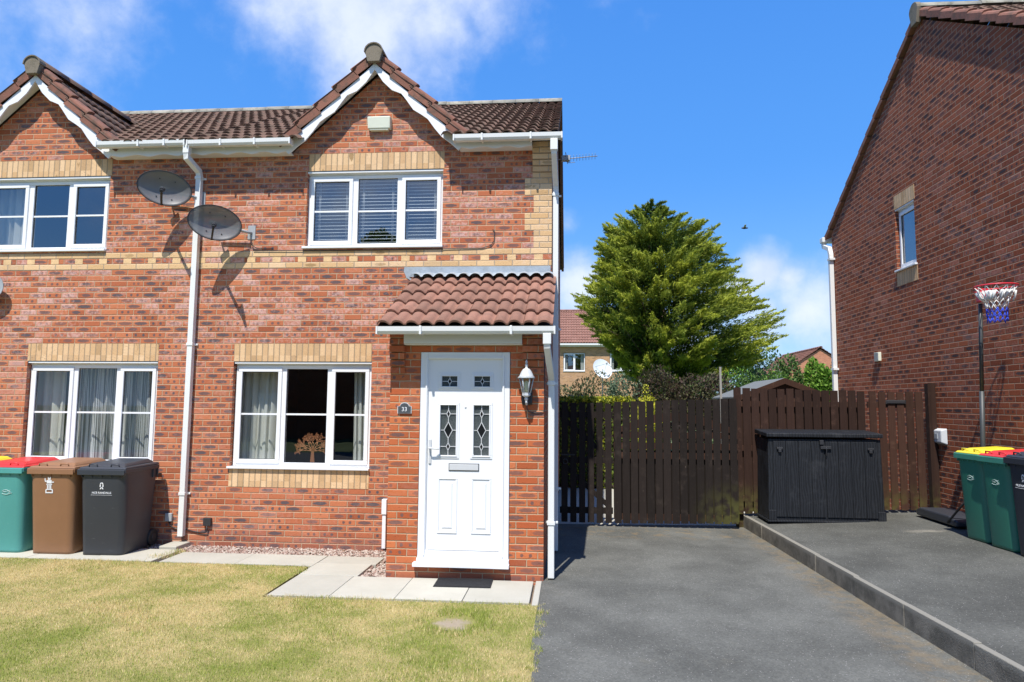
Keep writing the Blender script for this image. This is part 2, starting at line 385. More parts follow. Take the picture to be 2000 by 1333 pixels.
def half_round(mb, p0, p1, r, seg, n=10, gap=.004, up=Vector((0, 0, 1)), squash=.8):
    p0, p1 = Vector(p0), Vector(p1); d = (p1-p0); L = d.length; d.normalize(); s = d.cross(up).normalized(); u = s.cross(d)
    k = max(1, round(L/seg))
    for i in range(k):
        a, b = p0+d*(L*i/k), p0+d*(L*(i+1)/k-gap); j = rnd.uniform(-.005, .005); o = len(mb.v)
        for q, e in ((a, 0), (b, 0)):
            for m_ in range(n+1):
                an = math.pi*m_/n; mb.v.append(tuple(q+s*math.cos(an)*r+u*(math.sin(an)*r*squash+j)))
            for m_ in range(n+1):
                an = math.pi*m_/n; mb.v.append(tuple(q+s*math.cos(an)*r*.85+u*(math.sin(an)*r*squash*.85+j-.012)))
        w_ = 2*(n+1)
        for m_ in range(n):
            mb.f += [(o+m_, o+m_+1, o+w_+m_+1, o+w_+m_), (o+m_, o+n+1+m_, o+n+2+m_, o+m_+1), (o+w_+m_, o+w_+m_+1, o+w_+n+2+m_, o+w_+n+1+m_)]
            mb.smooth += [True, False, False]
# ------------------------------------------------------------------ HOUSES (the pair)
PX = -4.66      # party line
EZ, EY = 5.06, -.30
own = thing('brick_house', (-2.3, 0, 0), 'red brick semi-detached house with white front door in a tiled porch', 'house')
nei = thing('brick_house', (-6.9, 0, 0), 'neighbouring half of the brick semi behind the wheelie bins, cut off at left', 'house')
GX, NX = -2.262, -6.90    # gable apexes
GH = 5.98
def gable_pts(x, hw=1.15): return [(x+hw, 4.98), (x, 6.02), (x-hw, 4.98)]
mb = MB()
wall(mb, [(PX, -.3), (0, -.3), (0, 4.98)]+gable_pts(GX)+[(PX, 4.98)],
     [rect(-3.165, -1.385, 3.735, 4.7625), rect(-4.05, -2.25, .9375, 2.2875), rect(-1.5, -.2, .1, 2.2)], FY(0), .12)
mb.add([(0, 0, -.3), (0, 7.8, -.3), (0, 7.8, 4.98), (0, 3.9, 7.25), (0, 0, 4.98)], [(0, 1, 2, 3, 4)])
mb.add([(0, 7.8, -.3), (PX, 7.8, -.3), (PX, 7.8, 5), (0, 7.8, 5)], [(0, 1, 2, 3)])
mb.build('wall', M_red, own)
mb = MB()
wall(mb, [(-10.5, -.3), (PX, -.3), (PX, 4.98)]+gable_pts(NX)+[(-10.5, 4.98)],
     [rect(-7.65, -5.87, 3.735, 4.7625), rect(-6.8625, -5.0625, .9375, 2.2875)], FY(0), .12)
mb.add([(-10.5, 0, -.3), (-10.5, 7.8, -.3), (-10.5, 7.8, 4.98), (-10.5, 3.9, 7.25), (-10.5, 0, 4.98)], [(0, 1, 2, 3, 4)])
mb.add([(-10.5, 7.8, -.3), (PX, 7.8, -.3), (PX, 7.8, 5), (-10.5, 7.8, 5)], [(0, 1, 2, 3)])
mb.build('wall', M_red, nei)
# string course
M_buffh = simple('buff header brick', (.70, .47, .24), .85, .2, 9, .5, 80)
def band(x0, x1, par):
    b = MB(); b.box(x0, x1, -.003, .05, 3.4875, 3.5625); b.box(x0, x1, -.003, .05, 3.6375, 3.7125); b.box(x0, x1, .02, .05, 3.5625, 3.6375); nf = len(b.f)
    x = math.floor(x0/.3375)*.3375+.12
    while x < x1-.1:
        if x > x0: b.box(x+.002, x+.110, -.006, .05, 3.566, 3.634)
        x += .3375
    o = b.build('string_course', M_buff, par); o.data.materials.append(M_buffh)
    for p in o.data.polygons:
        if p.index >= nf: p.material_index = 1
band(PX+.0, -.0, own); band(-10.5, PX, nei)
# lintels and soldier sills
for par, x0, x1, z0, m_ in ((own, -3.15, -1.37, 4.7625, M_sold), (own, -4.05, -2.25, 2.2875, M_sold), (own, -4.05, -2.25, .7125, M_sold2),
                        (nei, -7.65, -5.85, 4.7625, M_sold), (nei, -6.8625, -5.0625, 2.2875, M_sold), (nei, -6.8625, -5.0625, .7125, M_sold2)):
    b = MB(); b.box(x0, x1, -.004, .06, z0, z0+.225); b.build('soldier_lintel' if z0 > 1 else 'soldier_sill', m_, par)
    if z0 > 1:
        b = MB(); b.box(x0, x1, .004, .09, z0-.012, z0-.001); b.build('lintel_plate', M_lead, par)
# quoins
q = MB(); z = 3.7125
for i in range(12):
    wq = .225 if (i//3) % 2 == 0 else .3375
    q.box(-wq, .002, -.003, .1, z, z+.075); z += .075
for i in range(6):
    q.box(-.24, .004, -.003-.018*min(i, 4), .1, z+.002, z+.073); z += .075
q.build('quoin', M_buff, own)

# windows
window(own, -3.165, -1.385, 3.767, 4.715, [(-2.585, -2.505), (-1.99, -1.915)], label='upstairs three-light window with white blinds')
window(own, -4.035, -2.258, .969, 2.24, [(-3.44, -3.37), (-2.835, -2.765)], label='downstairs three-light window beside the porch', bar=1.62, glass=M_glow)
window(nei, -7.65, -5.885, 3.767, 4.715, [(-7.07, -6.99), (-6.49, -6.41)], label='upstairs three-light window')
window(nei, -6.85, -5.08, .969, 2.24, [(-6.26, -6.19), (-5.66, -5.59)], bar=1.62, glass=M_glow, label='downstairs three-light window above the bins')
# rooms behind
def room(par, x0, x1, z0, z1, m_, y0=.13, y1=3.2):
    b = MB(); vs = [(x, y, z) for z in (z0, z1) for y in (y0, y1) for x in (x0, x1)]
    b.add(vs, [(0, 1, 3, 2), (4, 6, 7, 5), (2, 3, 7, 6), (0, 2, 6, 4), (1, 5, 7, 3)])
    return b.build('room', m_, par, fixn=False)
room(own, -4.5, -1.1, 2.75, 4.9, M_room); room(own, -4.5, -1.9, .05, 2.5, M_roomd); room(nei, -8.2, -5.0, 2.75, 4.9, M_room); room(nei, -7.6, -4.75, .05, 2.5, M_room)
for par, x0, x1, z in ((own, -4.2, -2.1, .94), (own, -3.3, -1.3, 3.74), (nei, -7, -4.95, .94), (nei, -7.8, -5.8, 3.74)):
    b = MB(); b.box(x0, x1, .125, .30, z-.02, z+.022); b.build('inner_sill', M_pvc, par)

# roofs
ridge_y, ridge_z = 3.9, 7.33
U = Vector((0, ridge_y-EY, ridge_z-EZ)); LU = U.length
for par, x0, x1 in ((own, PX, .09), (nei, -10.6, PX)):
    def under_gable(a0, a1, s0, s1, x0=x0):
        xc = x0+(a0+a1)/2; zz = EZ+(s1/LU)*U.z
        return not any(abs(xc-g) < 1.13*(1-(zz-5.06)/1.2)+.06*(s0 > .1) for g in (GX, NX))
    b = MB(); tiles(b, (x0, EY, EZ), (1, 0, 0), U, x1-x0, LU, 14, clip=under_gable); b.build('roof', M_tile, par, fixn=False)
    b = MB(); b.add([(x0, .03, EZ+.13), (x1-.03, .03, EZ+.13), (x1-.03, ridge_y, ridge_z-.03), (x0, ridge_y, ridge_z-.03), (x1-.03, 8.1, EZ-.03), (x0, 8.1, EZ-.03)], [(0, 1, 2, 3), (3, 2, 4, 5)])
    b.build('roof_felt', M_rub, par)
    b = MB(); tiles(b, (x1, 8.1, EZ), (-1, 0, 0), (0, ridge_y-8.1, ridge_z-EZ), x1-x0, Vector((0, 4.2, ridge_z-EZ)).length, 14); b.build('rear_roof', M_tile, par, fixn=False)
    b = MB(); half_round(b, (x0, ridge_y, ridge_z+.0), (x1+.0, ridge_y, ridge_z+.0), .13, .45); b.build('ridge', M_ridge, par)
b = MB()   # right verge undercloak
b.hull8([(.03, EY, EZ-.07), (.085, EY, EZ-.07), (.085, ridge_y, ridge_z-.07), (.03, ridge_y, ridge_z-.07)], [(.03, EY, EZ+.02), (.085, EY, EZ+.02), (.085, ridge_y, ridge_z+.03), (.03, ridge_y, ridge_z+.03)])
b.hull8([(.03, ridge_y, ridge_z-.07), (.085, ridge_y, ridge_z-.07), (.085, 8.1, EZ-.07), (.03, 8.1, EZ-.07)], [(.03, ridge_y, ridge_z+.03), (.085, ridge_y, ridge_z+.03), (.085, 8.1, EZ+.02), (.03, 8.1, EZ+.02)])
b.build('verge', M_tile, own)

# front gables
BY = -.17
def gable(par, gx, full=True, side=None):
    # bargeboards
    innerL = [(-.0, 6.026), (-.110, 5.86), (-.228, 5.746), (-.353, 5.694), (-.417, 5.611), (-.51, 5.479), (-.628, 5.403), (-.70, 5.35), (-.79, 5.224), (-.885, 5.111), (-.99, 5.034), (-1.098, 4.934)]
    outer = [(-1.13, 4.96), (-1.10, 5.10), (-.001, 6.11)]
    for sgn in (-1, 1):
        poly = [(gx+(-sgn)*x*1.0, z) for x, z in innerL]+[(gx+(-sgn)*x, z) for x, z in outer]
        b = MB(); b.prism(poly, lambda a, c, d: (a, d, c), BY, BY+.022); b.build('bargeboard', M_board, par)
        # soffit
        b = MB(); e = [(-sgn*0, 6.02), (-sgn*-1.1, 4.97)]
        b.add([(gx+sgn*.0, BY+.02, 6.07), (gx+sgn*1.10, BY+.02, 5.06), (gx+sgn*1.10, .0, 5.06), (gx, 0, 6.07)], [(0, 1, 2, 3)]); b.build('soffit', M_board, par)
        # tile slope
        eave = Vector((gx+sgn*1.22, BY-.03, 5.06)); top = Vector((gx, BY-.03, 6.21)); Uv = top-eave
        b = MB()
        tiles(b, eave if sgn > 0 else eave+Vector((0, 2.3, 0)), (0, 1, 0) if sgn > 0 else (0, -1, 0), Uv, 2.3, Uv.length, 5, clip=None)
        b.build('gable_roof', M_verge if False else M_tile, par, fixn=False)
        # verge tiles: overlapping hooded blocks
        b = MB(); Un = Uv.normalized(); N = Vector((-Un.z*sgn*-1, 0, 0)); N = Vector((sgn*Un.z, 0, abs(Un.x))).normalized()
        g = Uv.length/5
        for i in range(5):
            s0 = i*g-.016; s1 = (i+1)*g-.0; lift = .044; j = rnd.uniform(-.003, .003)
            o = eave+Vector((0, .03, 0)); vs = []
            for s_, hh in ((s0, lift+j), (s1, .004+j)):
                for yy, nn in ((-.02, -.085), (-.02, .028), (-.012, .048), (.03, .066), (.09, .07), (.09, -.02)):
                    vs.append(o+Un*s_+N*(nn+hh)+Vector((0, yy, 0)))
            b.add(vs, [(0, 1, 2, 3, 4, 5), (11, 10, 9, 8, 7, 6)]+[(k, (k+1) % 6, 6+(k+1) % 6, 6+k) for k in range(6)])
        b.build('verge', M_verge, par, bevel=.004)
    b = MB(); half_round(b, (gx, BY+.02, 6.225), (gx, 2.1, 6.225), .125, .45, squash=.9); b.build('gable_ridge', M_tile, par)
    b = MB(); pl = []
    for k in range(11):
        an = math.pi*k/10; pl.append((gx+.112*math.cos(an), 6.225+.108*math.sin(an)))
    pl += [(gx-.078, 6.10), (gx+.078, 6.10)]
    b.prism(pl, lambda a, c, d: (a, d, c), BY-.075, BY+.0); b.build('ridge_end', M_cap, par, bevel=.004)
    pl2 = []
    for k in range(11):
        an = math.pi*k/10; pl2.append((gx+.124*math.cos(an), 6.225+.122*math.sin(an)))
    for k in range(10, -1, -1):
        an = math.pi*k/10; pl2.append((gx+.110*math.cos(an), 6.225+.106*math.sin(an)))
    b = MB(); b.prism(pl2, lambda a, c, d: (a, d, c), BY-.09, BY+.03); b.build('ridge_lip', M_rub if False else M_cap, par)
gable(own, GX); gable(nei, NX)
# lead valleys
def valley(par, gx, sgn):
    b = MB(); x0 = gx+sgn*1.2; b.add([(x0-.1, -.28, 5.11), (x0+sgn*.22, -.28, 5.105), (x0-sgn*.9, 1.5, 6.1), (x0-sgn*1.1, 1.5, 6.1)], [(0, 1, 2, 3)]); b.build('valley_flashing', M_lead, par)
# fascia with scalloped edge, gutters
def scallop(par, x0, x1, zt=5.06, zb=4.945):
    n = max(1, round((x1-x0)/.33)); poly = [(x0, zt)]
    for i in range(n):
        for k in range(8):
            f = k/8; poly.append((x0+(x1-x0)*(i+f)/n, zb+.028*abs(math.cos(math.pi*f))**1.6))
    poly += [(x1, zb+.028), (x1, zt)]
    b = MB(); b.prism(poly, lambda a, c, d: (a, d, c), BY-.002, BY+.018); b.build('fascia', M_board, par)
    b = MB(); b.box(x0, x1, BY+.02, .0, 4.972, 4.985); b.build('eaves_soffit', M_board, par)
def gutter(par, x0, x1, yc, zt, brackets, name='gutter', h=.07, w_=.105):
    b = MB(); pr = [(-w_/2, 0), (-w_/2-.004, .004), (-w_/2, .008), (-w_/2+.004, 0), (-w_/2+.010, -h*.75), (-w_/2+.03, -h), (w_/2-.03, -h), (w_/2-.008, -h*.6), (w_/2-.004, 0), (w_/2-.008, 0), (w_/2-.012, -h*.55), (w_/2-.033, -h+.004), (-w_/2+.032, -h+.004), (-w_/2+.014, -h*.7), (-w_/2+.008, -.004)]
    pl = [(yc+a, zt+c) for a, c in [(-w_/2, .004), (-w_/2+.004, -h*.62), (-w_/2+.022, -h), (w_/2-.022, -h), (w_/2-.004, -h*.62), (w_/2, .004), (w_/2-.006, .004), (w_/2-.010, -h*.6), (w_/2-.026, -h+.006), (-w_/2+.026, -h+.006), (-w_/2+.010, -h*.6), (-w_/2+.006, .004)]]
    b.prism(pl, lambda a, c, d: (d, a, c), x0, x1)
    for xe in (x0, x1): b.box(xe-.008, xe+.008, yc-w_/2-.004, yc+w_/2+.003, zt-h-.004, zt+.006)
    g = b.build(name, M_gut, par)
    for xb in brackets:
        b = MB(); b.box(xb-.012, xb+.012, yc-w_/2-.008, yc+w_/2+.01, zt-h-.008, zt-.0); b.box(xb-.012, xb+.012, yc-w_/2-.009, yc-w_/2, zt-.02, zt+.010); b.build('gutter_bracket', M_gut, g, bevel=.003)
    return g
scallop(own, PX, GX-1.10); scallop(own, GX+1.10, -.24); scallop(nei, NX+1.10, PX)
gutter(own, PX+.02, GX-1.03, -.27, 5.09, (-4.2, -3.75)); gutter(own, GX+1.06, .13, -.27, 5.075, (-.85, -.25))
gutter(nei, NX+1.03, PX-.02, -.27, 5.105, (-5.3, -4.95)); gutter(nei, -10.3, NX-1.05, -.27, 5.11, (-9,))
# downpipes
def pipe(par, pts, clips, wx=.068, name='downpipe', ears=.1):
    b = MB(); b.rtube(pts, wx, wx); o = b.build(name, M_gut, par, bevel=.006)
    for (x, y, z) in clips:
        b = MB(); b.box(x-wx/2-.008, x+wx/2+.008, y-wx/2-.008, y+wx/2+.008, z-.018, z+.018); b.box(x-ears/2-.01, x+ears/2+.02, y+wx/2, y+wx/2+.02, z-.012, z+.012); b.build('pipe_clip', M_gut, o, bevel=.003)
    return o
pipe(nei, [(PX, -.27, 5.04), (PX, -.27, 4.93)], [], .078, 'gutter_outlet')
pipe(nei, [(PX, -.27, 4.93), (PX, -.27, 4.88), (PX+.06, -.08, 4.76), (PX+.06, -.055, 4.70), (PX+.055, -.055, .1)], [(PX+.058, -.055, 4.68), (PX+.057, -.055, 2.50), (PX+.055, -.055, .62)])
pipe(own, [(.035, -.27, 5.0), (.035, -.27, 4.86)], [], .09, 'gutter_outlet')
pipe(own, [(.035, -.27, 4.88), (.035, -.26, 4.84), (.05, .03, 4.52), (.05, .05, 4.46), (.05, .05, .02)], [(.05, .05, 4.4), (.05, .05, 2.7), (.05, .05, .75)])

# ---------- porch
PW, PY, PL = 0.0, -1.30, -1.66
mb = MB()
wall(mb, [(PL, -.2), (-.04, -.2), (-.04, 2.5), (PL, 2.5)], [rect(-1.34, -.39, .11, 2.315)], FY(PY), .11)
mb.add([(-.04, PY, -.2), (-.04, 0, -.2), (-.04, 0, 3.28), (-.04, PY, 2.6)], [(0, 1, 2, 3)])
mb.add([(PL, PY, -.2), (PL, 0, -.2), (PL, 0, 3.28), (PL, PY, 2.6)], [(0, 1, 2, 3)])
mb.build('porch_wall', M_porch, own)
for xa, xb in ((PL-.0, -1.505), (-.262, -.04)):
    c = MB()
    for i in range(5):
        z = 2.06+i*.075+.02; pj = .012+.022*i if i < 4 else .075
        c.box(xa-(.0 if xa < -1 else -.0), xb, PY-.003-pj, PY+.05, z+.004, z+.071)
    c.box(xa, xb, PY-.075, PY+.05, 2.455, 2.53)
    c.build('corbel', M_porch, own, bevel=.002)
b = MB(); b.box(-1.503, -.264, PY-.10, PY-.08, 2.395, 2.52); b.build('porch_fascia', M_board, own, bevel=.003)
b = MB(); b.box(-1.503, -.264, PY-.08, PY, 2.385, 2.393); b.build('porch_soffit', M_board, own)
pe = Vector((PL-.07, -1.62, 2.545)); Up = Vector((0, 1.60, .79))
b = MB(); tiles(b, pe, (1, 0, 0), Up, 1.79, Up.length, 5, pitch=.149, h=.04, lift=.03, ns=8); b.build('porch_roof', M_ptile, own, fixn=False)
b = MB(); b.hull8([(PL-.06, -1.56, 2.50), (.04, -1.56, 2.50), (.04, 0, 3.26), (PL-.06, 0, 3.26)], [(PL-.06, -1.56, 2.525), (.04, -1.56, 2.525), (.04, 0, 3.315), (PL-.06, 0, 3.315)]); b.build('porch_roof_deck', M_rub, own)
b = MB(); b.hull8([(PL-.085, -1.58, 2.49), (PL-.065, -1.58, 2.49), (PL-.065, -.01, 3.27), (PL-.085, -.01, 3.27)], [(PL-.085, -1.58, 2.57), (PL-.065, -1.58, 2.57), (PL-.065, -.01, 3.36), (PL-.085, -.01, 3.36)])
b.build('porch_verge', M_verge, own)
gutter(own, PL-.07, .075, -1.575, 2.545, (-1.28, -.36))
pipe(own, [(.0, -1.575, 2.48), (.0, -1.575, 2.37)], [], .082, 'gutter_outlet')
pipe(own, [(.0, -1.575, 2.38), (.0, -1.57, 2.35), (.03, -1.30, 2.10), (.035, -1.22, 2.02), (.035, -1.22, .01)], [(.035, -1.22, 1.99), (.035, -1.22, .56)], .066)
# lead flashing
b = MB(); b.box(-1.80, -.012, -.008, .0, 3.36, 3.487); n = 90; vs = []
for i in range(n+1):
    x = -1.74+(1.76)*i/n; u = ((x-pe.x)/.149) % 1; xx = (u-.4)/.4; hz = .04*math.sqrt(max(0, 1-xx*xx)) if abs(xx) < 1 else 0
    vs += [(x, -.006, 3.405), (x, -.10, 3.355+hz*.8+.012), (x, -.215+.012*math.sin(x*20), 3.295+hz+.026)]
b.add(vs, [(3*i+k, 3*i+3+k, 3*i+4+k, 3*i+1+k) for i in range(n) for k in (0, 1)], True)
b.prism([(-1.86, 3.487), (-1.80, 3.487), (-1.80, 3.36), (-1.72, 3.30), (-1.74, 3.29), (-1.83, 3.35), (-1.865, 3.43)], lambda a, c, d: (a, d, c), -.008, -.0)
b.build('flashing', M_lead, own, fixn=False)
# door
DY = PY-.005
f = MB(); f.box(-1.335, -1.255, DY, DY+.07, .20, 2.31); f.box(-.475, -.395, DY, DY+.07, .20, 2.31); f.box(-1.255, -.475, DY, DY+.07, 2.235, 2.31); f.box(-1.255, -.475, DY+.001, DY+.07, .20, .27)
f.box(-1.28, -1.262, DY-.012, DY, .22, 2.26); f.box(-.468, -.45, DY-.012, DY, .22, 2.26); f.box(-1.262, -.468, DY-.012, DY, 2.242, 2.26)
fr = f.build('door_frame', M_pvc, own, bevel=.004)
b = MB(); b.box(-1.372, -.385, DY-.075, DY+.03, .118, .158); b.box(-1.34, -.39, DY-.03, DY+.05, .158, .20); b.build('threshold', M_pvc, fr, bevel=.005)
LY = DY+.022
# leaf built with the four lights cut out
def lay(x0, x1, z0, z1): return rect(x0, x1, z0, z1)
panes = [(-1.112, -.948, 1.952, 2.058), (-.768, -.604, 1.952, 2.058), (-1.122, -.955, 1.237, 1.755), (-.770, -.608, 1.237, 1.755)]
b = MB(); wall(b, rect(-1.255, -.475, .27, 2.235), [lay(*p_) for p_ in panes], FY(LY), .02)
leaf = b.build('door', M_pvc, own)
M_obs = glass_mat('obscured glass', 1.6, .06, (.30, .34, .32), .12)
m_, t_, b_ = mat('textured door glass'); P_ = t_.geo(); vz = t_.vor(P_, 190)['Distance']
t_.sock(b_.inputs['Base Color'], t_.mix(t_.ss(vz, .1, .7), (.016, .02, .02), (.10, .12, .12))); b_.inputs['Roughness'].default_value = .12
t_.sock(b_.inputs['Normal'], t_.bump(vz, .8, .01)); M_tex = m_
M_bev = simple('dark bevelled glass', (.012, .014, .015), .05); M_came = simple('lead came', (.62, .63, .63), .4)
def ring(b, x0, x1, z0, z1, w_, y0, y1):
    b.box(x0-w_, x1+w_, y0, y1, z1, z1+w_); b.box(x0-w_, x1+w_, y0, y1, z0-w_, z0); b.box(x0-w_, x0, y0, y1, z0, z1); b.box(x1, x1+w_, y0, y1, z0, z1)
def came(b, p, q, w_=.006):
    p, q = Vector((p[0], 0, p[1])), Vector((q[0], 0, q[1])); d = (q-p).normalized(); s = Vector((-d.z, 0, d.x))*w_/2; y0, y1 = LY+.002, LY+.012
    vs = [p-s, q-s, q+s, p+s]; b.hull8([v+Vector((0, y1, 0)) for v in vs], [v+Vector((0, y0, 0)) for v in vs])
for i, (x0, x1, z0, z1) in enumerate(panes):
    g = MB(); g.box(x0, x1, LY+.012, LY+.018, z0, z1); pn = g.build('door_light', M_tex, leaf)
    r = MB(); ring(r, x0, x1, z0, z1, .034, LY-.008, LY+.004); ring(r, x0, x1, z0, z1, .014, LY-.016, LY-.006); r.build('light_surround', M_pvc, leaf, bevel=.004)
    c = MB(); cx, cz = (x0+x1)/2, (z0+z1)/2; dk = MB()
    def dia(cz, a, h):
        for p, q in (((cx-a, cz), (cx, cz+h)), ((cx, cz+h), (cx+a, cz)), ((cx+a, cz), (cx, cz-h)), ((cx, cz-h), (cx-a, cz))): came(c, p, q)
        dk.prism([(cx-a, cz), (cx, cz-h), (cx+a, cz), (cx, cz+h)], lambda u, v, d: (u, d, v), LY+.008, LY+.0115)
    if i < 2:
        dia(cz, .019, .034); came(c, (x0, cz), (cx-.019, cz)); came(c, (cx+.019, cz), (x1, cz)); came(c, (cx, z0), (cx, cz-.034)); came(c, (cx, cz+.034), (cx, z1))
    else:
        za, zb = z1-.09, z0+.09; dia(za, .019, .04); dia(zb, .019, .04); dia(cz, .045, .085)
        for zz, a in ((za, .019), (zb, .019), (cz, .045)): came(c, (x0, zz), (cx-a, zz)); came(c, (cx+a, zz), (x1, zz))
        for p, q in ((z1, za+.04), (za-.04, cz+.085), (cz-.085, zb+.04), (zb-.04, z0)): came(c, (cx, p), (cx, q))
    c.build('leading', M_came, pn); dk.build('bevelled_diamond', M_bev, pn)
for x0, x1 in ((-1.142, -.932), (-.79, -.58)):
    r = MB(); z0, z1 = .44, 1.01; ring(r, x0+.02, x1-.02, z0+.02, z1-.02, .018, LY-.009, LY+.002); r.build('door_panel', M_pvc, leaf, bevel=.006)
    r = MB(); r.hull8([(x0+.045, LY+.002, z0+.045), (x1-.045, LY+.002, z0+.045), (x1-.045, LY+.002, z1-.045), (x0+.045, LY+.002, z1-.045)], [(x0+.062, LY-.008, z0+.062), (x1-.062, LY-.008, z0+.062), (x1-.062, LY-.008, z1-.062), (x0+.062, LY-.008, z1-.062)]); r.build('raised_field', M_pvc, leaf)
b = MB(); b.box(-1.02, -.715, LY-.012, LY+.001, 1.085, 1.147); lb = b.build('letterbox', M_chrome, leaf, bevel=.004)
b = MB(); b.box(-1.026, -.709, LY-.006, LY+.002, 1.078, 1.154); b.build('letterbox_surround', M_rub, leaf)
b = MB(); b.box(-1.24, -1.212, LY-.012, LY+.0, 1.15, 1.40); b.tube([(-1.226, LY-.01, 1.31), (-1.226, LY-.055, 1.31), (-1.21, LY-.06, 1.31), (-1.12, LY-.055, 1.305)], .009, 8); b.build('handle', M_chrome, leaf, bevel=.003)
b = MB(); b.box(-1.235, -.495, LY-.018, LY+.0, .275, .298); b.build('weather_bar', M_pvc, leaf, bevel=.004)
b = MB(); b.lathe([(.0, 0), (.009, 0), (.009, .004), (0, .004)], (0, 0, 0), 12); b.v = [(x-.858, LY-z-.001, y+1.735) for x, y, z in b.v]; b.build('spyhole', M_chrome, leaf)
b = MB(); b.rtube([(-2.03, -.04, .01), (-2.03, -.04, .58)], .045, .045); b.box(-2.06, -2.0, -.075, 0, .42, .60); b.build('cable_duct', M_pvc, own, bevel=.004)

# ------------------------------------------------------------------ things on the facade
def dish(x, y, z, label):
    root = thing('satellite_dish', (x, y, z), label, 'satellite dish', 'satellite dishes on the front wall')
    n = Vector((.46, -.86, -.16)).normalized(); upv = (Vector((.16, 0, 1))-n*n.dot(Vector((.16, 0, 1)))).normalized(); rt = upv.cross(n)*-1
    A, B = .315, .215; b = MB(); rings = 9; seg = 40; vs = []
    for side in (0, 1):
        for i in range(rings+1):
            f = i/rings
            for k in range(seg):
                an = 2*math.pi*k/seg; dep = .075*(f*f-1)-.004*side
                vs.append(rt*A*f*math.cos(an)+upv*B*f*math.sin(an)+n*dep)
    fs = []; m_ = (rings+1)*seg
    for sd in (0, m_):
        for i in range(rings):
            for k in range(seg): fs.append((sd+i*seg+k, sd+i*seg+(k+1) % seg, sd+(i+1)*seg+(k+1) % seg, sd+(i+1)*seg+k))
    e = rings*seg; fs += [(e+k, e+(k+1) % seg, m_+e+(k+1) % seg, m_+e+k) for k in range(seg)]
    b.add(vs, fs, True); b.build('reflector', M_dish, root, local=True)
    b = MB(); pts = [rt*A*math.cos(2*math.pi*k/48)+upv*B*math.sin(2*math.pi*k/48) for k in range(49)]; b.tube(pts, .006, 6, cap=False); b.build('rim', M_dgrey, root, local=True)
    b = MB(); p0 = upv*-B*.98; p1 = n*.33-upv*.07; b.rtube([p0-n*.01, p0+(p1-p0)*.5-upv*.01, p1], .022, .028); b.build('arm', M_dgrey, root, local=True)
    b = MB(); d = (-p1+upv*.02).normalized(); q = [p1+Vector((0, 0, .01)), p1+d*.05, p1+d*.10]; b.tube(q, .03, 10, rr=[.024, .028, .032]); b.tube([p1-d*.005, p1-d*.05], .018, 8); b.build('receiver', M_dgrey, root, local=True)
    for sx, sy in ((-.1, .11), (.08, .11), (-.1, -.12), (.08, -.12)):
        b = MB(); pp = rt*sx+upv*sy-n*(.075*(1-(sx/A)**2-(sy/B)**2)-.004); b.tube([pp-n*.006, pp+n*.006], .008, 8); b.build('bolt', M_dark, root, local=True)
    b = MB(); back = -n*.125; wl = Vector((.33, -y-.002, -.06)); b.tube([back, back-n*.09, Vector((.30, -y-.09, -.06)), wl], .017, 8); b.tube([back-rt*.05, back+rt*.07], .03, 8)
    b.box(wl.x-.05, wl.x+.05, wl.y-.006, wl.y, wl.z-.08, wl.z+.10); b.build('wall_bracket', M_galv, root, local=True)
    b = MB(); c0 = Vector((.33, -y-.05, -.10)); b.tube([c0, c0+Vector((.02, .02, -.12)), c0+Vector((.08, .04, -.16)), c0+Vector((.3, .04, -.165))], .005, 6); b.build('cable', M_dark, root, local=True)
m_, t_, b_ = mat('perforated dish mesh'); hx = t_.vor(t_.geo(), 5)['Distance']
t_.sock(b_.inputs['Base Color'], t_.mix(t_.noise(t_.geo(), 8, 4), (.15, .155, .155), (.21, .215, .215))); b_.inputs['Roughness'].default_value = .33
tr_ = t_.n.new('ShaderNodeBsdfTransparent'); mx_ = t_.n.new('ShaderNodeMixShader'); mx_.inputs[0].default_value = .76
t_.l.new(tr_.outputs[0], mx_.inputs[1]); t_.l.new(b_.outputs[0], mx_.inputs[2]); t_.l.new(mx_.outputs[0], t_.n['Material Output'].inputs[0]); M_dish = m_
M_dgrey = simple('dark grey plastic', (.022, .024, .027), .7); M_galv = simple('galvanised steel', (.35, .37, .38), .5, .1, 20, dirt=.3)
dish(-4.915, -.30, 4.475, 'dark mesh satellite dish on the brick wall, the upper of two, left of the downpipe')
dish(-4.215, -.32, 4.01, 'dark mesh satellite dish hanging in front of the white downpipe, the lower of two')
# light dish edge at far left
root = thing('satellite_dish', (-7.47, -.10, 3.25), 'pale satellite dish showing only its rim at the left edge', 'satellite dish')
b = MB(); vs = [(0, 0, 0)]+[(.30*math.cos(k*math.pi/16), -.03, .21*math.sin(k*math.pi/16)) for k in range(32)]; b.add(vs, [(0, 1+k, 1+(k+1) % 32) for k in range(32)], True)
b.v = [(x, y+.0, z) for x, y, z in b.v]; vs2 = [(x, y+.008, z) for x, y, z in vs]; b.add(vs2, [(0, 1+(k+1) % 32, 1+k) for k in range(32)], True); b.build('reflector', M_galv, root, local=True, fixn=False)
b = MB(); b.tube([(0, 0, 0), (0, .1, -.02)], .02, 8); b.build('wall_bracket', M_galv, root, local=True)
# alarm/vent box on the gable
root = thing('alarm_box', (-2.22, 0, 5.36), 'cream plastic alarm box high on the front gable', 'alarm box')
M_cream = simple('aged cream plastic', (.70, .72, .58), .5, .04, 6, dirt=.25, dirtc=(.4, .42, .3))
b = MB(); b.hull8([(-.145, -.07, -.075), (.145, -.07, -.075), (.15, 0, -.075), (-.15, 0, -.075)], [(-.15, -.09, .08), (.15, -.09, .08), (.155, 0, .085), (-.155, 0, .085)]); b.build('cover', M_cream, root, bevel=.01, local=True)
b = MB(); b.box(-.12, .12, -.06, -.0, -.09, -.075); b.build('base', M_cream, root, local=True)
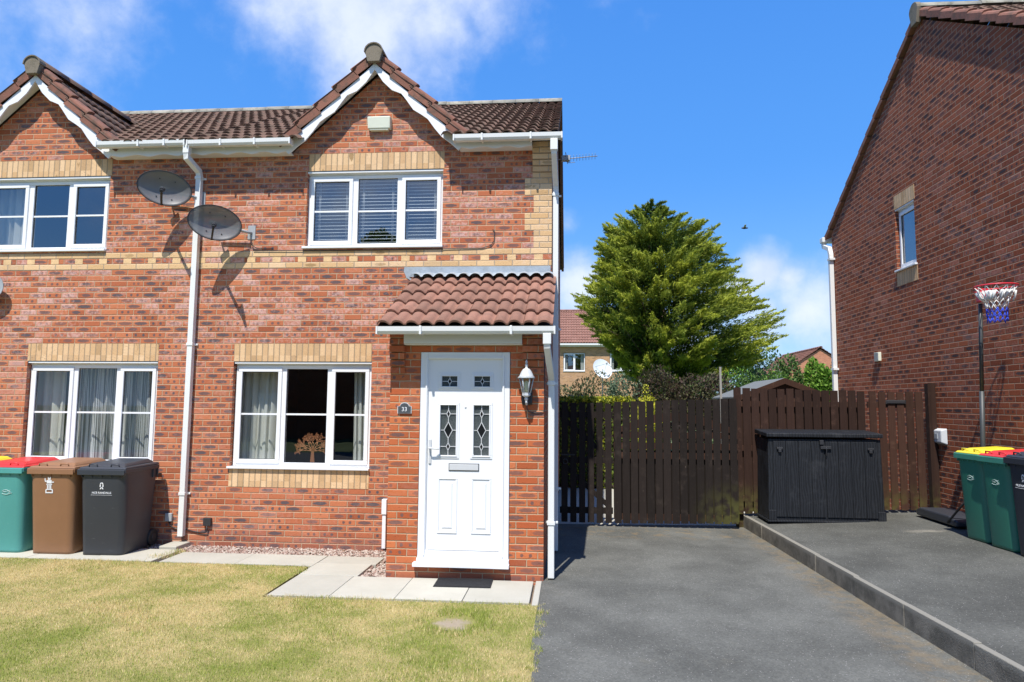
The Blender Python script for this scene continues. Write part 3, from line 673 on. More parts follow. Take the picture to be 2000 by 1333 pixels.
# tv aerial at the rear verge
root = thing('tv_aerial', (.13, 4.2, 6.40), 'small yagi television aerial sticking out beside the roof edge', 'aerial')
b = MB(); b.tube([(-.15, 0, -.02), (.62, .1, .07)], .009, 6); b.build('boom', M_galv, root, local=True)
b = MB()
for i in range(12):
    f = .12+i*.075; x, y, z = -.15+.77*f, .1*f, -.02+.09*f; b.tube([(x, y-.07, z+.035), (x, y+.07, z-.035)], .004, 5)
b.build('elements', M_galv, root, local=True)
b = MB(); b.box(-.05, .10, -.05, .05, -.05, .045); b.tube([(-.05, 0, -.03), (.1, .02, -.08), (.2, .02, -.07)], .006, 5); b.tube([(.02, -.12, .07), (.06, .12, -.06)], .008, 6); b.tube([(.02, .12, .06), (.08, -.12, -.07)], .008, 6); b.build('reflector', M_galv, root, local=True)
# wall lantern
M_silver = simple('weathered silver paint', (.52, .54, .55), .45, .25, 60, .3, 120)
root = thing('wall_lantern', (-.215, -1.3, 1.84), 'silver carriage lantern on the porch brickwork right of the door', 'lantern')
b = MB(); b.lathe([(0, -.075), (.05, -.075), (.055, -.05), (.055, .05), (.05, .085), (0, .085)], (0, 0, 0), 20); b.v = [(x*1.0, -.018 if y < 0 else 0, z) for x, y, z in b.v]; b.build('back_plate', M_dark, root, local=True)
b = MB(); b.tube([(0, -.01, -.05), (0, -.06, -.07), (0, -.11, -.05), (0, -.12, .0)], .012, 8); b.lathe([(0, -.06), (.012, -.05), (.008, -.035), (.02, -.015), (.012, .0), (.03, .012), (.042, .02), (.042, .05), (.0, .05)], (0, -.12, 0), 6); b.build('arm', M_silver, root, local=True)
b = MB(); b.lathe([(.040, .05), (.072, .195)], (0, -.12, 0), 6); b.build('glass', glass_mat('lantern glass', .8, .05, (.8, .82, .78), .1), root, local=True)
b = MB()
for k in range(6):
    a = math.pi*k/3; b.tube([(.040*math.cos(a), -.12+.040*math.sin(a), .045), (.074*math.cos(a), -.12+.074*math.sin(a), .20)], .006, 5)
b.build('cage', M_silver, root, local=True)
b = MB(); b.lathe([(.088, .195), (.092, .20), (.07, .225), (.055, .262), (.035, .29), (.014, .30), (.012, .32), (.018, .33), (.008, .345), (.014, .36), (.004, .385), (0, .39)], (0, -.12, 0), 12); b.build('hood', M_silver, root, local=True)
b = MB(); b.lathe([(.0, .06), (.016, .06), (.016, .09), (.022, .11), (.022, .15), (.01, .17), (0, .17)], (0, -.12, 0), 12); b.build('bulb', M_cream, root, local=True)
b = MB(); b.tube([(0, -.015, -.075), (0, -.02, -.11), (.02, -.012, -.145), (.06, -.01, -.155), (.15, -.01, -.15), (.175, -.008, -.14), (.178, .02, .1), (.178, .02, .6)], .005, 6); b.build('cable', M_dark, root, local=True)
# house number
root = thing('house_number', (-1.50, -1.306, 1.72), 'slate grey plaque reading 33 with an arched top, left of the door', 'number plaque')
pl = [(-.068, -.048), (.068, -.048), (.068, .018)]+[(.045*math.cos(math.pi*k/8)*1.0, .022+.032*math.sin(math.pi*k/8)) for k in range(9)]+[(-.068, .018)]
b = MB(); b.prism(pl, lambda a, c, d: (a, d, c), -.012, .004); b.build('plate', simple('slate plaque', (.06, .068, .075), .5), root, local=True)
b = MB(); k_ = [(x*1.1, z*1.13) for x, z in pl]; b.prism(k_, lambda a, c, d: (a, d, c), -.008, .004); b.build('border', simple('plaque border', (.6, .6, .6), .5), root, local=True)
def text(parent, s_, loc, size, m_, rot=(math.pi/2, 0, 0), ext=.001, name='lettering', font=None, sx=1, align='CENTER'):
    cu = bpy.data.curves.new(name, 'FONT'); cu.body = s_; cu.size = size; cu.extrude = ext; cu.align_x = align; cu.align_y = 'CENTER'
    tmp = bpy.data.objects.new(name, cu); me = bpy.data.meshes.new_from_object(tmp); me.name = name; bpy.data.objects.remove(tmp)
    me.materials.append(m_); o = bpy.data.objects.new(name, me); col.objects.link(o); o.parent = parent; o.location = loc; o.rotation_euler = rot; o.scale.x = sx; return o
M_wht = simple('white marking', (.75, .76, .76), .5)
text(root, '33', (0, -.0135, -.012), .062, M_wht)
# sockets and cables low on the wall
root = thing('cable_outlet', (-4.80, 0, .32), 'small grey square cable outlet low on the wall left of the downpipe', 'outlet box')
b = MB(); b.box(-.045, .045, -.035, 0, -.05, .05); b.build('cover', M_galv, root, bevel=.006, local=True)
b = MB(); b.tube([(0, -.015, -.05), (.02, -.02, -.10), (.09, -.015, -.14), (.15, -.012, -.145)], .007, 6); b.build('cable', M_dark, root, local=True)
root = thing('cable_outlet', (-4.29, 0, .275), 'small black square cable outlet low on the wall right of the downpipe', 'outlet box')
b = MB(); b.box(-.05, .05, -.04, 0, -.05, .05); b.build('cover', M_dark, root, bevel=.006, local=True)
b = MB(); b.tube([(0, -.03, -.04), (0, -.03, -.11), (-.03, -.02, -.135), (-.15, -.012, -.13), (-.30, -.012, -.10)], .008, 6); b.build('cable', M_dark, root, local=True)
# black cable run beneath the upstairs window
root = thing('wall_cable', (-.75, 0, 3.72), 'thin black cable clipped along the wall under the upstairs window', 'cable')
b = MB(); b.tube([(-3.1, -.015, -.0), (-1.8, -.016, -.012), (-.6, -.014, -.004), (-.12, -.013, .0), (-.01, -.012, .03), (.03, -.012, .09), (.035, -.012, .22), (.01, -.012, .235)], .005, 5); b.build('cable', M_dark, root, local=True)

# ------------------------------------------------------------------ curtains, blinds, ornament
def fabric(name, c1, c2, stripes=0):
    m, t, b = mat(name); p = t.sep(t.geo())
    if stripes:
        n = t.noise(t.comb(t.m('MULTIPLY', p[0], 90), t.m('MULTIPLY', p[2], .6), 0), 1.0, 2); f = t.ss(n, .42, .58)
    else: f = t.noise(t.geo(), 6, 3)
    t.sock(b.inputs['Base Color'], t.mix(f, c1, c2)); b.inputs['Roughness'].default_value = .9
    b.inputs['Transmission Weight'].default_value = 0; b.inputs['Subsurface Weight'].default_value = .0
    return m
M_cur = fabric('cream curtain', (.66, .65, .59), (.76, .74, .68)); M_net = fabric('striped net curtain', (.16, .16, .16), (.74, .73, .71), 1)
def curtain(x0, x1, z0, z1, y, waves, amp, m_, label, x0b=None, x1b=None, group=None):
    x0b = x0 if x0b is None else x0b; x1b = x1 if x1b is None else x1b
    root = thing('curtain', ((x0+x1)/2, y, z0), label, 'curtain', group); b = MB(); n = waves*12; h = 10; cx = (x0+x1)/2; vs = []
    for s_ in (0, 1):
        for j in range(h+1):
            g = j/h
            for i in range(n+1):
                f = i/n; x = (x0b*(1-g)+x0*g)*(1-f)+(x1b*(1-g)+x1*g)*f
                ph = f*waves*2*math.pi+.5*math.sin(f*9+g*1.3); vs.append((x-cx+.012*math.sin(ph*1.7), amp*math.sin(ph)*(1+.3*math.sin(f*17))+.004*s_, g*(z1-z0)))
    fs = []; k = (n+1)*(h+1)
    for s_ in (0, 1):
        for j in range(h):
            for i in range(n): a = s_*k+j*(n+1)+i; fs.append((a, a+1, a+n+2, a+n+1))
    b.add(vs, fs, True); b.build('fabric', m_, root, local=True, fixn=False)
curtain(-4.17, -3.50, .96, 2.28, .30, 7, .03, M_cur, 'cream curtain drawn to the left side of the window beside the porch', x1b=-3.54)
curtain(-2.58, -2.34, .96, 2.28, .30, 4, .03, M_cur, 'narrow cream curtain at the right side of the window beside the porch', x0b=-2.55)
curtain(-6.50, -5.12, .96, 2.28, .28, 9, .035, M_net, 'grey and white striped net curtain behind the window above the bins')
curtain(-7.06, -6.52, .96, 2.28, .30, 4, .03, M_cur, 'plain cream curtain at the left of the window above the bins')
curtain(-7.75, -7.16, 3.76, 4.75, .30, 5, .03, M_cur, 'pale curtain at the left of the neighbouring upstairs window')
M_slat = simple('white blind slat', (.80, .81, .82), .4, .02)
for x0, x1, lab in ((-3.10, -2.60, 'white venetian blind in the left light of the upstairs window'), (-2.52, -1.98, 'white venetian blind in the middle light of the upstairs window'), (-1.93, -1.43, 'white venetian blind in the right light of the upstairs window')):
    root = thing('venetian_blind', ((x0+x1)/2, .16, 3.80), lab, 'blind', 'venetian blinds upstairs'); w_ = (x1-x0)/2; b = MB()
    z = 0
    while z < .88:
        b.hull8([(-w_, -.022, z-.003), (w_, -.022, z-.003), (w_, .022, z+.010), (-w_, .022, z+.010)], [(-w_, -.022, z+.005), (w_, -.022, z+.005), (w_, .022, z+.016), (-w_, .022, z+.016)]); z += .045
    b.build('slats', M_slat, root, local=True)
    b = MB(); b.box(-w_, w_, -.025, .025, .885, .93); b.build('head_rail', M_slat, root, local=True)
    b = MB(); [b.tube([(q, -.024, -.0), (q, -.024, .9)], .0022, 4) for q in (-w_*.72, w_*.72, -w_*.78, w_*.66)]; b.build('cords', M_slat, root, local=True)
# copper tree ornament
M_cop = simple('copper ornament', (.42, .17, .075), .45, .12, 30, metal=.3)
root = thing('tree_ornament', (-3.05, .20, .965), 'copper coloured metal tree ornament standing on the inner window ledge', 'ornament')
b = MB(); b.hull8([(-.035, -.006, 0), (.03, -.006, 0), (.03, .006, 0), (-.035, .006, 0)], [(-.017, -.006, .19), (.015, -.006, .19), (.015, .006, .19), (-.017, .006, .19)]); b.build('trunk', M_cop, root, local=True)
b = MB(); rr_ = random.Random(3)
def twig(p, a, L, r, d):
    q = (p[0]+L*math.cos(a), 0, p[2]+L*math.sin(a)); mid = ((p[0]+q[0])/2+rr_.uniform(-.006, .006), 0, (p[2]+q[2])/2); b.tube([p, mid, q], r, 5, rr=[r, r*.85, r*.7])
    if d:
        for k in range(3 if d > 2 else 2): twig(q, a+rr_.uniform(-.75, .75), L*rr_.uniform(.62, .85), r*.75, d-1)
    else:
        b.lathe([(0, -.007), (.007, 0), (0, .007)], q, 5)
for a in (.12, .55, .95, 1.35, 1.75, 2.2, 2.6, 3.02): twig((0, 0, .185), a, .075, .0075, 4)
b.v = [(x*1.0, max(-.012, min(.012, y)), z) for x, y, z in b.v]
b.build('branches', M_cop, root, local=True, fixn=False)

# ------------------------------------------------------------------ GROUND
def structure(mb, name, m_, bevel=0): return tag(mb.build(name, m_, bevel=bevel), kind='structure')
def sheet(pts): b = MB(); b.add(pts, [tuple(range(len(pts)))]); return b
M_soil = simple('rough ground', (.12, .15, .05), .95, .3, 1.5)
b = sheet([(-300, -200, -.12), (300, -200, -.12), (300, 500, -.12), (-300, 500, -.12)]); structure(b, 'ground', M_soil)
# lawn
def lawn_col(t, co):
    n1 = t.noise(co, .9, 5, .62); n2 = t.noise(t.v('ADD', co, (5, 2, 0)), 3.2, 4, .6); p = t.sep(co)
    dry = t.m('ADD', t.m('MULTIPLY', n1, .9), t.m('MULTIPLY', n2, .5))
    far = t.ss(p[1], -4.0, -1.5)      # thinner, drier turf towards the house
    dry = t.m('ADD', dry, t.m('MULTIPLY', t.m('SUBTRACT', far, .5), .10))
    return t.ss(dry, .42, .98)
m_, t_, b_ = mat('lawn turf'); co = t_.geo(); f = lawn_col(t_, co)
base = t_.mix(f, (.20, .215, .05), (.47, .37, .17)); fn_ = t_.noise(co, 70, 4, .7); base = t_.mix(1, base, t_.mix(fn_, (.5, .5, .5), (1.5, 1.5, 1.5)), 'MULTIPLY')
bare = t_.ss(t_.m('ADD', t_.v('DISTANCE', co, (-.72, -2.72, 0)), t_.m('MULTIPLY', t_.noise(co, 9, 3), .25)), .30, .18); base = t_.mix(bare, base, (.38, .31, .22))
t_.sock(b_.inputs['Base Color'], base); b_.inputs['Roughness'].default_value = 1; b_.inputs['Specular IOR Level'].default_value = .1
t_.sock(b_.inputs['Normal'], t_.bump(fn_, .8, .02)); M_turf = m_
LAWN = [(-10.6, -7.6), (-.02, -7.6), (-.03, -2.13), (-2.60, -2.13), (-2.61, -.97), (-4.36, -.97), (-4.9, -.96), (-10.6, -.96)]
def inlawn(x, y):
    if x > -.03+.03*math.sin(y*9)+.02*math.sin(y*23) or x < -9 or y > -.955: return False
    if x > -2.61: return y < -2.12
    return True
n = 24; b = MB(); b.prism(LAWN, lambda a, c, d: (a, c, d), -.1, -.008); structure(b, 'lawn', M_turf)
# grass blades
def blades(seed, N, xr, yr, hr, dens_far):
    rg = np.random.default_rng(seed); x = rg.uniform(*xr, N); y = rg.uniform(*yr, N)
    ok = (x < -.0+.035*np.sin(y*9)+.025*np.sin(y*23)-.01) & (y < -.93+.02*np.sin(x*17)) & ~((x > -2.60) & (y > -2.08+.015*np.sin(x*21))); x, y = x[ok], y[ok]
    return x, y, rg
m_, t_, b_ = mat('grass blades'); co = t_.geo(); f = lawn_col(t_, co); ri = t_.geo('Random Per Island')
g_ = t_.mix(ri, (.20, .30, .04), (.44, .48, .10)); d_ = t_.mix(ri, (.62, .48, .22), (.88, .74, .42)); f2 = t_.ss(t_.m('ADD', f, t_.m('MULTIPLY', t_.m('SUBTRACT', t_.m('FRACT', t_.m('MULTIPLY', ri, 7.3)), .5), .9)), .3, .7)
t_.sock(b_.inputs['Base Color'], t_.mix(f2, g_, d_)); b_.inputs['Roughness'].default_value = .7; b_.inputs['Specular IOR Level'].default_value = .2
tl = t_.n.new('ShaderNodeBsdfTranslucent'); t_.l.new(b_.inputs['Base Color'].links[0].from_socket, tl.inputs[0]); mx = t_.n.new('ShaderNodeMixShader'); mx.inputs[0].default_value = .35
t_.l.new(b_.outputs[0], mx.inputs[1]); t_.l.new(tl.outputs[0], mx.inputs[2]); t_.l.new(mx.outputs[0], t_.n['Material Output'].inputs[0]); M_blade = m_
def grass(name, x, y, h, wd, rg, m_, z=-.01):
    N = len(x); an = rg.uniform(0, 2*np.pi, N); ln = rg.uniform(.15, .75, N)*h; la = rg.uniform(0, 2*np.pi, N)
    P0 = np.stack([x-np.cos(an)*wd, y-np.sin(an)*wd, np.full(N, z)], 1); P1 = np.stack([x+np.cos(an)*wd, y+np.sin(an)*wd, np.full(N, z)], 1)
    P2 = np.stack([x+np.cos(la)*ln, y+np.sin(la)*ln, z+h], 1)
    V = np.stack([P0, P1, P2], 1).reshape(-1, 3).astype(np.float32)
    me = bpy.data.meshes.new(name); me.vertices.add(3*N); me.vertices.foreach_set('co', V.ravel()); me.loops.add(3*N); me.loops.foreach_set('vertex_index', np.arange(3*N, dtype=np.int32))
    me.polygons.add(N); me.polygons.foreach_set('loop_start', np.arange(0, 3*N, 3, dtype=np.int32)); me.polygons.foreach_set('loop_total', np.full(N, 3, dtype=np.int32)); me.update(); me.validate()
    me.materials.append(m_); o = bpy.data.objects.new(name, me); col.objects.link(o); return o
x, y, rg = blades(1, 260000, (-7.2, .04), (-4.7, -.95), None, 0)
big = (np.sin(x*3.1+1)*np.cos(y*2.7)+np.sin(x*1.3-y*2.1)) > .9
h = rg.uniform(.008, .024, len(x))*(1+.5*big); h = np.where(rg.uniform(size=len(x)) < .03, h*1.8, h)
gd = ((x+.72)**2+(y+2.68)**2); keep = ~((gd < .035)); tuft = (gd > .035) & (gd < .12); h = h*(1+.9*tuft)
x, y, h = x[keep], y[keep], h[keep]
tag(grass('grass', x, y, h, .0022, rg, M_blade), 'patchy short lawn grass, part green and part straw coloured', 'grass', kind='stuff')
rgt = np.random.default_rng(8); tx, ty = [], []
for cx, cy, n_, sd in ((-4.45, -.70, 260, .07), (-4.40, -.45, 160, .05), (-2.60, -1.2, 120, .04), (-.03, -2.35, 130, .035), (-.03, -2.9, 80, .03), (-.05, -3.6, 80, .03), (-.75, -2.40, 260, .10), (-.45, -2.5, 120, .1), (-1.6, -3.1, 160, .09), (2.82, -.2, 12, .012)):
    tx.append(cx+rgt.normal(size=n_)*sd); ty.append(cy+rgt.normal(size=n_)*sd)
tx, ty = np.concatenate(tx), np.concatenate(ty)
tag(grass('grass_tufts', tx, ty, rgt.uniform(.015, .045, len(tx)), .003, rgt, M_blade), 'longer green grass tufts along the slab and drive edges', 'grass', kind='stuff')
# slabs
def slabmat():
    m, t, b = mat('concrete paving'); P = t.geo(); ri = t.geo('Random Per Island'); n = t.noise(P, 3, 6, .65); f = t.noise(P, 160, 3, .7)
    c = t.mix(n, (.36, .345, .28), (.50, .48, .405)); c = t.mix(1, c, t.mix(ri, (.88, .88, .88), (1.08, 1.08, 1.07)), 'MULTIPLY'); c = t.mix(1, c, t.mix(f, (.85, .85, .85), (1.15, 1.15, 1.15)), 'MULTIPLY')
    t.sock(b.inputs['Base Color'], c); b.inputs['Roughness'].default_value = .9; t.sock(b.inputs['Normal'], t.bump(t.m('ADD', f, t.m('MULTIPLY', n, 2)), .25, .004)); return m
M_slab = slabmat(); g = .006; b = MB()
def slab(x0, x1, y0, y1):
    j = rnd.uniform(-.002, .002); b.box(x0+g/2, x1-g/2, y0+g/2, y1-g/2, -.06, .0+j)
for x0, x1 in ((-2.57, -1.985), (-1.985, -1.37), (-1.37, -.745), (-.745, -.135)): slab(x0, x1, -2.09, -1.335)
slab(-2.57, -1.945, -1.335, -.82); slab(-2.57, -1.90, -.82, -.46)
for x0, x1 in ((-3.45, -2.57), (-4.33, -3.45)): slab(x0, x1, -.96, -.46)
x = -4.42
while x > -10.4: slab(x-.75, x, -.95, -.35); x -= .75
structure(b, 'path', M_slab, bevel=.004)
b = MB(); b.prism([(-10.6, -.0), (-10.6, -1.0), (-2.6, -1.0), (-2.6, -2.12), (-.11, -2.12), (-.11, 0)], lambda a, c, d: (a, c, d), -.11, -.045); structure(b, 'path_bed', simple('sandy bedding', (.20, .15, .11), .95, .3, 40))
b = MB(); b.box(-.112, -.055, -2.15, -1.33, -.1, .004); structure(b, 'path_edging', M_slab, bevel=.004)
b = MB(); b.box(-4.72, -4.50, -.33, -.02, -.08, .03); tag(b.build('gully_surround', M_slab, bevel=.01), kind='structure')
# gravel: real little stones
def stones(name, rects, N, s0, s1, m_, z):
    rg = np.random.default_rng(5); tot = sum((r[1]-r[0])*(r[3]-r[2]) for r in rects); V = []; F = []
    base = np.array([(1, 0, 0), (-1, 0, 0), (0, 1, 0), (0, -1, 0), (0, 0, 1), (0, 0, -1)], float); tri = [(0, 2, 4), (2, 1, 4), (1, 3, 4), (3, 0, 4), (2, 0, 5), (1, 2, 5), (3, 1, 5), (0, 3, 5)]
    bb = MB()
    for r in rects:
        for i in range(int(N*(r[1]-r[0])*(r[3]-r[2])/tot)):
            c = np.array([rg.uniform(r[0], r[1]), rg.uniform(r[2], r[3]), z+rg.uniform(-.004, .010)]); s_ = rg.uniform(s0, s1)*np.array([1, rg.uniform(.6, 1), rg.uniform(.45, .8)]); a = rg.uniform(0, 6.28)
            vv = base*s_*(1+rg.uniform(-.25, .25, (6, 3))); ca, sa = math.cos(a), math.sin(a); vv = np.stack([vv[:, 0]*ca-vv[:, 1]*sa, vv[:, 0]*sa+vv[:, 1]*ca, vv[:, 2]], 1)+c
            bb.add(vv.tolist(), tri)
    o = bb.build(name, m_, fixn=False); return o
m_, t_, b_ = mat('pink gravel'); ri = t_.geo('Random Per Island'); t_.sock(b_.inputs['Base Color'], t_.mix(t_.ss(ri, .2, .9), t_.mix(t_.noise(t_.geo(), 30), (.20, .12, .095), (.36, .24, .19)), (.48, .41, .34))); b_.inputs['Roughness'].default_value = .9; M_grav = m_
tag(stones('gravel', [(-10, -4.75, -.35, -.005), (-4.6, -1.67, -.46, -.005), (-1.94, -1.66, -1.33, -.46)], 7500, .010, .021, M_grav, -.028), 'pink and cream gravel strip along the foot of the brick wall', 'gravel', kind='stuff')
# asphalt
def asphalt(name, c, tint):
    m, t, b = mat(name); P = t.geo(); n = t.noise(P, 1.1, 6, .6); f = t.noise(P, 170, 3, .75); sp = t.vor(P, 110); 
    c1 = t.mix(t.ss(n, .3, .7), tuple(x*.76 for x in c), tuple(x*1.24 for x in c)); c1 = t.mix(1, c1, t.mix(f, (.62, .62, .62), (1.38, 1.38, 1.38)), 'MULTIPLY'); cg = t.sep(t.vor(P, 75)['Color'])[1]; c1 = t.mix(1, c1, t.mix(cg, (.84, .84, .84), (1.16, 1.16, 1.15)), 'MULTIPLY')
    oil = t.ss(t.noise(t.v('ADD', P, (1, 4, 2)), 1.9, 3, .5), .70, .78); c1 = t.mix(t.m('MULTIPLY', oil, .35), c1, tuple(x*.45 for x in c))
    wn = t.sep(sp['Color']); lightst = t.m('MULTIPLY', t.m('GREATER_THAN', wn[0], .972), t.ss(sp['Distance'], .5, .3)); c1 = t.mix(t.m('MULTIPLY', lightst, .75), c1, (.42, .40, .37))
    dust = t.ss(t.noise(t.v('ADD', P, (3, 9, 0)), 1.7, 7, .7), .60, .80); c1 = t.mix(t.m('MULTIPLY', dust, .35), c1, tint)
    t.sock(b.inputs['Base Color'], c1); b.inputs['Roughness'].default_value = .9; b.inputs['Specular IOR Level'].default_value = .2; t.sock(b.inputs['Normal'], t.bump(f, .6, .006)); return m, t, b, c1
M_asp, ta, ba, c1 = asphalt('drive asphalt', (.118, .118, .104), (.21, .19, .135))
pp = ta.sep(ta.geo()); deb = ta.m('MULTIPLY', ta.ss(pp[1], .7, 1.55), ta.ss(ta.noise(ta.geo(), 5, 6, .7), .50, .66)); kerbdirt = ta.m('MULTIPLY', ta.ss(pp[0], 2.45, 2.75), ta.ss(ta.noise(ta.geo(), 6, 5, .7), .38, .62))
c2 = ta.mix(ta.m('MULTIPLY', ta.m('MAXIMUM', deb, ta.m('MULTIPLY', kerbdirt, .7)), .6), c1, (.24, .17, .085)); ta.sock(ba.inputs['Base Color'], c2)
M_asp2, tb, bb_, c1 = asphalt('upper drive asphalt', (.098, .098, .086), (.26, .235, .19))
sp_ = tb.ss(tb.m('ADD', tb.v('DISTANCE', tb.v('MULTIPLY', tb.geo(), (1, 2.2, 0)), (4.6, 1.4, 0)), tb.m('MULTIPLY', tb.noise(tb.geo(), 4, 6, .7), .9)), .75, .35); tb.sock(bb_.inputs['Base Color'], tb.mix(tb.m('MULTIPLY', sp_, .45), c1, (.42, .38, .30)))
b = sheet([(-.06, -9, -.02), (2.95, -9, -.02), (2.98, -3.5, -.004), (2.76, 2.2, -.002), (-.06, 2.0, -.002), (-.06, -1.3, -.004)]); structure(b, 'driveway', M_asp)
def hz(x, y): return .165+.045*(x-2.85)
b = MB(); b.add([(2.80, 2.3, hz(2.8, 0)), (3.0, -3.6, hz(3, 0)), (3.1, -9, hz(3.1, 0)), (9, -9, hz(9, 0)), (9, -3.6, hz(9, 0)), (9, 2.3, hz(9, 0))], [(0, 1, 4, 5), (1, 2, 3, 4)]); structure(b, 'neighbour_driveway', M_asp2)
# kerb blocks
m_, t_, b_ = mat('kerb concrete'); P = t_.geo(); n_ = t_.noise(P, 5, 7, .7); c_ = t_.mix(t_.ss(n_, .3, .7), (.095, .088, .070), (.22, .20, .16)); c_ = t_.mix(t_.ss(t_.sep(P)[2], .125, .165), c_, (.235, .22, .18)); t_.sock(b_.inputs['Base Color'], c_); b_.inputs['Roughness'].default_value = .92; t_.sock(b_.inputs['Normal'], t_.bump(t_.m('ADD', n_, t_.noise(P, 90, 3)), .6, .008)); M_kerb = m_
b = MB(); y = 2.15
def kx(y): return 2.76+.0385*(2.2-y)
while y > -9:
    y1 = y-.91; j = rnd.uniform(-.005, .005); jz = rnd.uniform(-.006, .006)
    b.hull8([(kx(y)+j, y-.0015, -.05), (kx(y1)+j, y1+.0015, -.05), (kx(y1)+j+.055, y1+.0015, -.05), (kx(y)+j+.055, y-.0015, -.05)], [(kx(y)+j, y-.0015, .172+jz), (kx(y1)+j, y1+.0015, .176+jz), (kx(y1)+j+.055, y1+.0015, .176+jz), (kx(y)+j+.055, y-.0015, .172+jz)]); y = y1
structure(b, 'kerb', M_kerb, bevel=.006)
# door mat
root = thing('door_mat', (-.82, -1.50, .002), 'black ribbed rubber door mat lying on the slabs below the front door', 'door mat', rz=R(1.5))
b = MB(); b.box(-.28, .28, -.155, .155, 0, .007); [b.box(-.275, .275, -.15+.0205*i, -.15+.0205*i+.012, .007, .013) for i in range(15)]; b.build('mat', M_rub, root, local=True)

# ------------------------------------------------------------------ HOUSE opposite the drive (gable end to the drive)
HX = 5.5
gh = thing('brick_house', (HX+3, 1.9, .2), 'dark red brick gable end of the house across the drive, at the right edge', 'house')
APY, APZ, EVL, EVR, EVZ = 1.92, 7.60, 5.65, -1.82, 5.22
mb = MB()
wall(mb, [(EVR, -.2), (EVL, -.2), (EVL, EVZ), (APY, APZ), (EVR, EVZ)], [rect(2.36, 2.985, 3.935, 4.96)], FX(HX), .10)
mb.add([(HX, EVR, -.2), (12, EVR, -.2), (12, EVR, EVZ), (HX, EVR, EVZ)], [(0, 1, 2, 3)]); mb.add([(HX, EVL, -.2), (12, EVL, -.2), (12, EVL, EVZ), (HX, EVL, EVZ)], [(0, 1, 2, 3)])
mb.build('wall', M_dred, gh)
for z0, nm in ((4.96, 'soldier_lintel'), (3.70, 'soldier_sill')):
    b = MB(); b.box(HX-.004, HX+.05, 2.33, 2.99, z0, z0+.225); b.build(nm, M_sold, gh)
window(gh, 2.365, 2.98, 3.965, 4.92, [], fn=lambda x, y, z: (HX+y, x, z), label='narrow upstairs side window', bar=False, sashes=[True])
b = MB(); vs = [(x, y, z) for z in (3.9, 5.0) for y in (2.2, 3.2) for x in (HX+.14, HX+1.5)]; b.add(vs, [(0, 1, 3, 2), (4, 6, 7, 5), (1, 5, 7, 3), (0, 1, 5, 4), (2, 6, 7, 3)]); b.build('room', simple('pale blind', (.42, .45, .46), .8), gh, fixn=False)
for sgn, ey in ((1, EVL+.30), (-1, EVR-.30)):
    e = Vector((HX-.05, ey, EVZ-.02-.0)); tp = Vector((HX-.05, APY, APZ+.12)); e.z = tp.z-(APZ-EVZ)/(EVL-APY)*abs(ey-APY); Uv = tp-e; n_ = 13
    b = MB()
    if sgn > 0: tiles(b, (12, ey, e.z), (-1, 0, 0), Uv, 12-HX+.05, Uv.length, n_)
    else: tiles(b, (HX-.05, ey, e.z), (1, 0, 0), Uv, 12-HX+.05, Uv.length, n_)
    b.build('roof', M_tile, gh, fixn=False)
    b = MB(); Un = Uv.normalized(); N = Vector((0, -Un.z*(-sgn), abs(Un.y))).normalized(); N = Vector((0, sgn*Un.z, abs(Un.y))); g = Uv.length/n_
    for i in range(n_):
        vs = []
        for s_, hh in ((i*g-.01, .03+rnd.uniform(-.004, .004)), ((i+1)*g, .004)):
            for xx, nn in ((-.02, -.07), (-.02, .02), (-.005, .045), (.05, .06), (.1, .06), (.1, -.03)): vs.append(Vector((HX-.04+xx, ey, e.z))+Un*s_+N*(nn+hh))
        b.add(vs, [(0, 1, 2, 3, 4, 5), (11, 10, 9, 8, 7, 6)]+[(k, (k+1) % 6, 6+(k+1) % 6, 6+k) for k in range(6)])
    b.build('verge', M_verge, gh, bevel=.004)
b = MB(); half_round(b, (HX-.05, APY, APZ+.14), (12, APY, APZ+.14), .13, .45); b.build('ridge', M_ridge, gh)
b = MB(); pl = [(APY+.125*math.cos(math.pi*k/10), APZ+.14+.12*math.sin(math.pi*k/10)) for k in range(11)]+[(APY-.075, APZ-.08), (APY+.075, APZ-.08)]
b.prism(pl, lambda a, c, d: (d, a, c), HX-.10, HX-.03); b.build('ridge_end', M_cap, gh, bevel=.004)
b = MB(); b.box(HX-.11, 12, EVL+.20, EVL+.36, 5.12, 5.22); b.build('gutter', M_gut, gh, bevel=.01)
b = MB(); b.rtube([(HX-.05, EVL+.30, 5.15), (HX-.05, EVL+.28, 5.04), (HX-.05, EVL+.0, 4.93), (HX-.05, EVL-.05, 4.80), (HX-.05, EVL-.05, .2)], .08, .085); dp = b.build('downpipe', M_gut, gh, bevel=.005)
for z in (4.7, 2.5): b = MB(); b.box(HX-.10, HX, EVL-.14, EVL+.01, z-.02, z+.02); b.build('pipe_clip', M_gut, dp)
# meter box and vent on the side wall
root = thing('meter_box', (HX, 1.90, 1.36), 'white plastic meter box on the side wall beside the fence post', 'meter box')
b = MB(); b.hull8([(0, -.165, -.11), (-.0, .165, -.11), (0, .165, .11), (0, -.165, .11)], [(-.07, -.125, -.08), (-.07, .125, -.08), (-.07, .125, .08), (-.07, -.125, .08)]); b.v = [(x, y, z*1.05) for x, y, z in b.v]; b.build('cover', pvc('meter white', (.6, .62, .62), .5), root, local=True, bevel=.012)
b = MB(); b.box(-.078, -.068, -.04, .04, -.035, .035); b.build('lock_plate', M_galv, root, local=True)
root = thing('wall_vent', (HX, 3.75, 2.62), 'small cream louvred vent high on the side wall', 'vent')
b = MB(); b.box(-.05, 0, -.085, .085, -.075, .075); b.build('frame', M_cream, root, local=True, bevel=.006)
b = MB(); [b.box(-.056, -.05, -.07, .07, -.06+.02*k, -.052+.02*k) for k in range(7)]; b.build('louvres', M_galv, root, local=True)
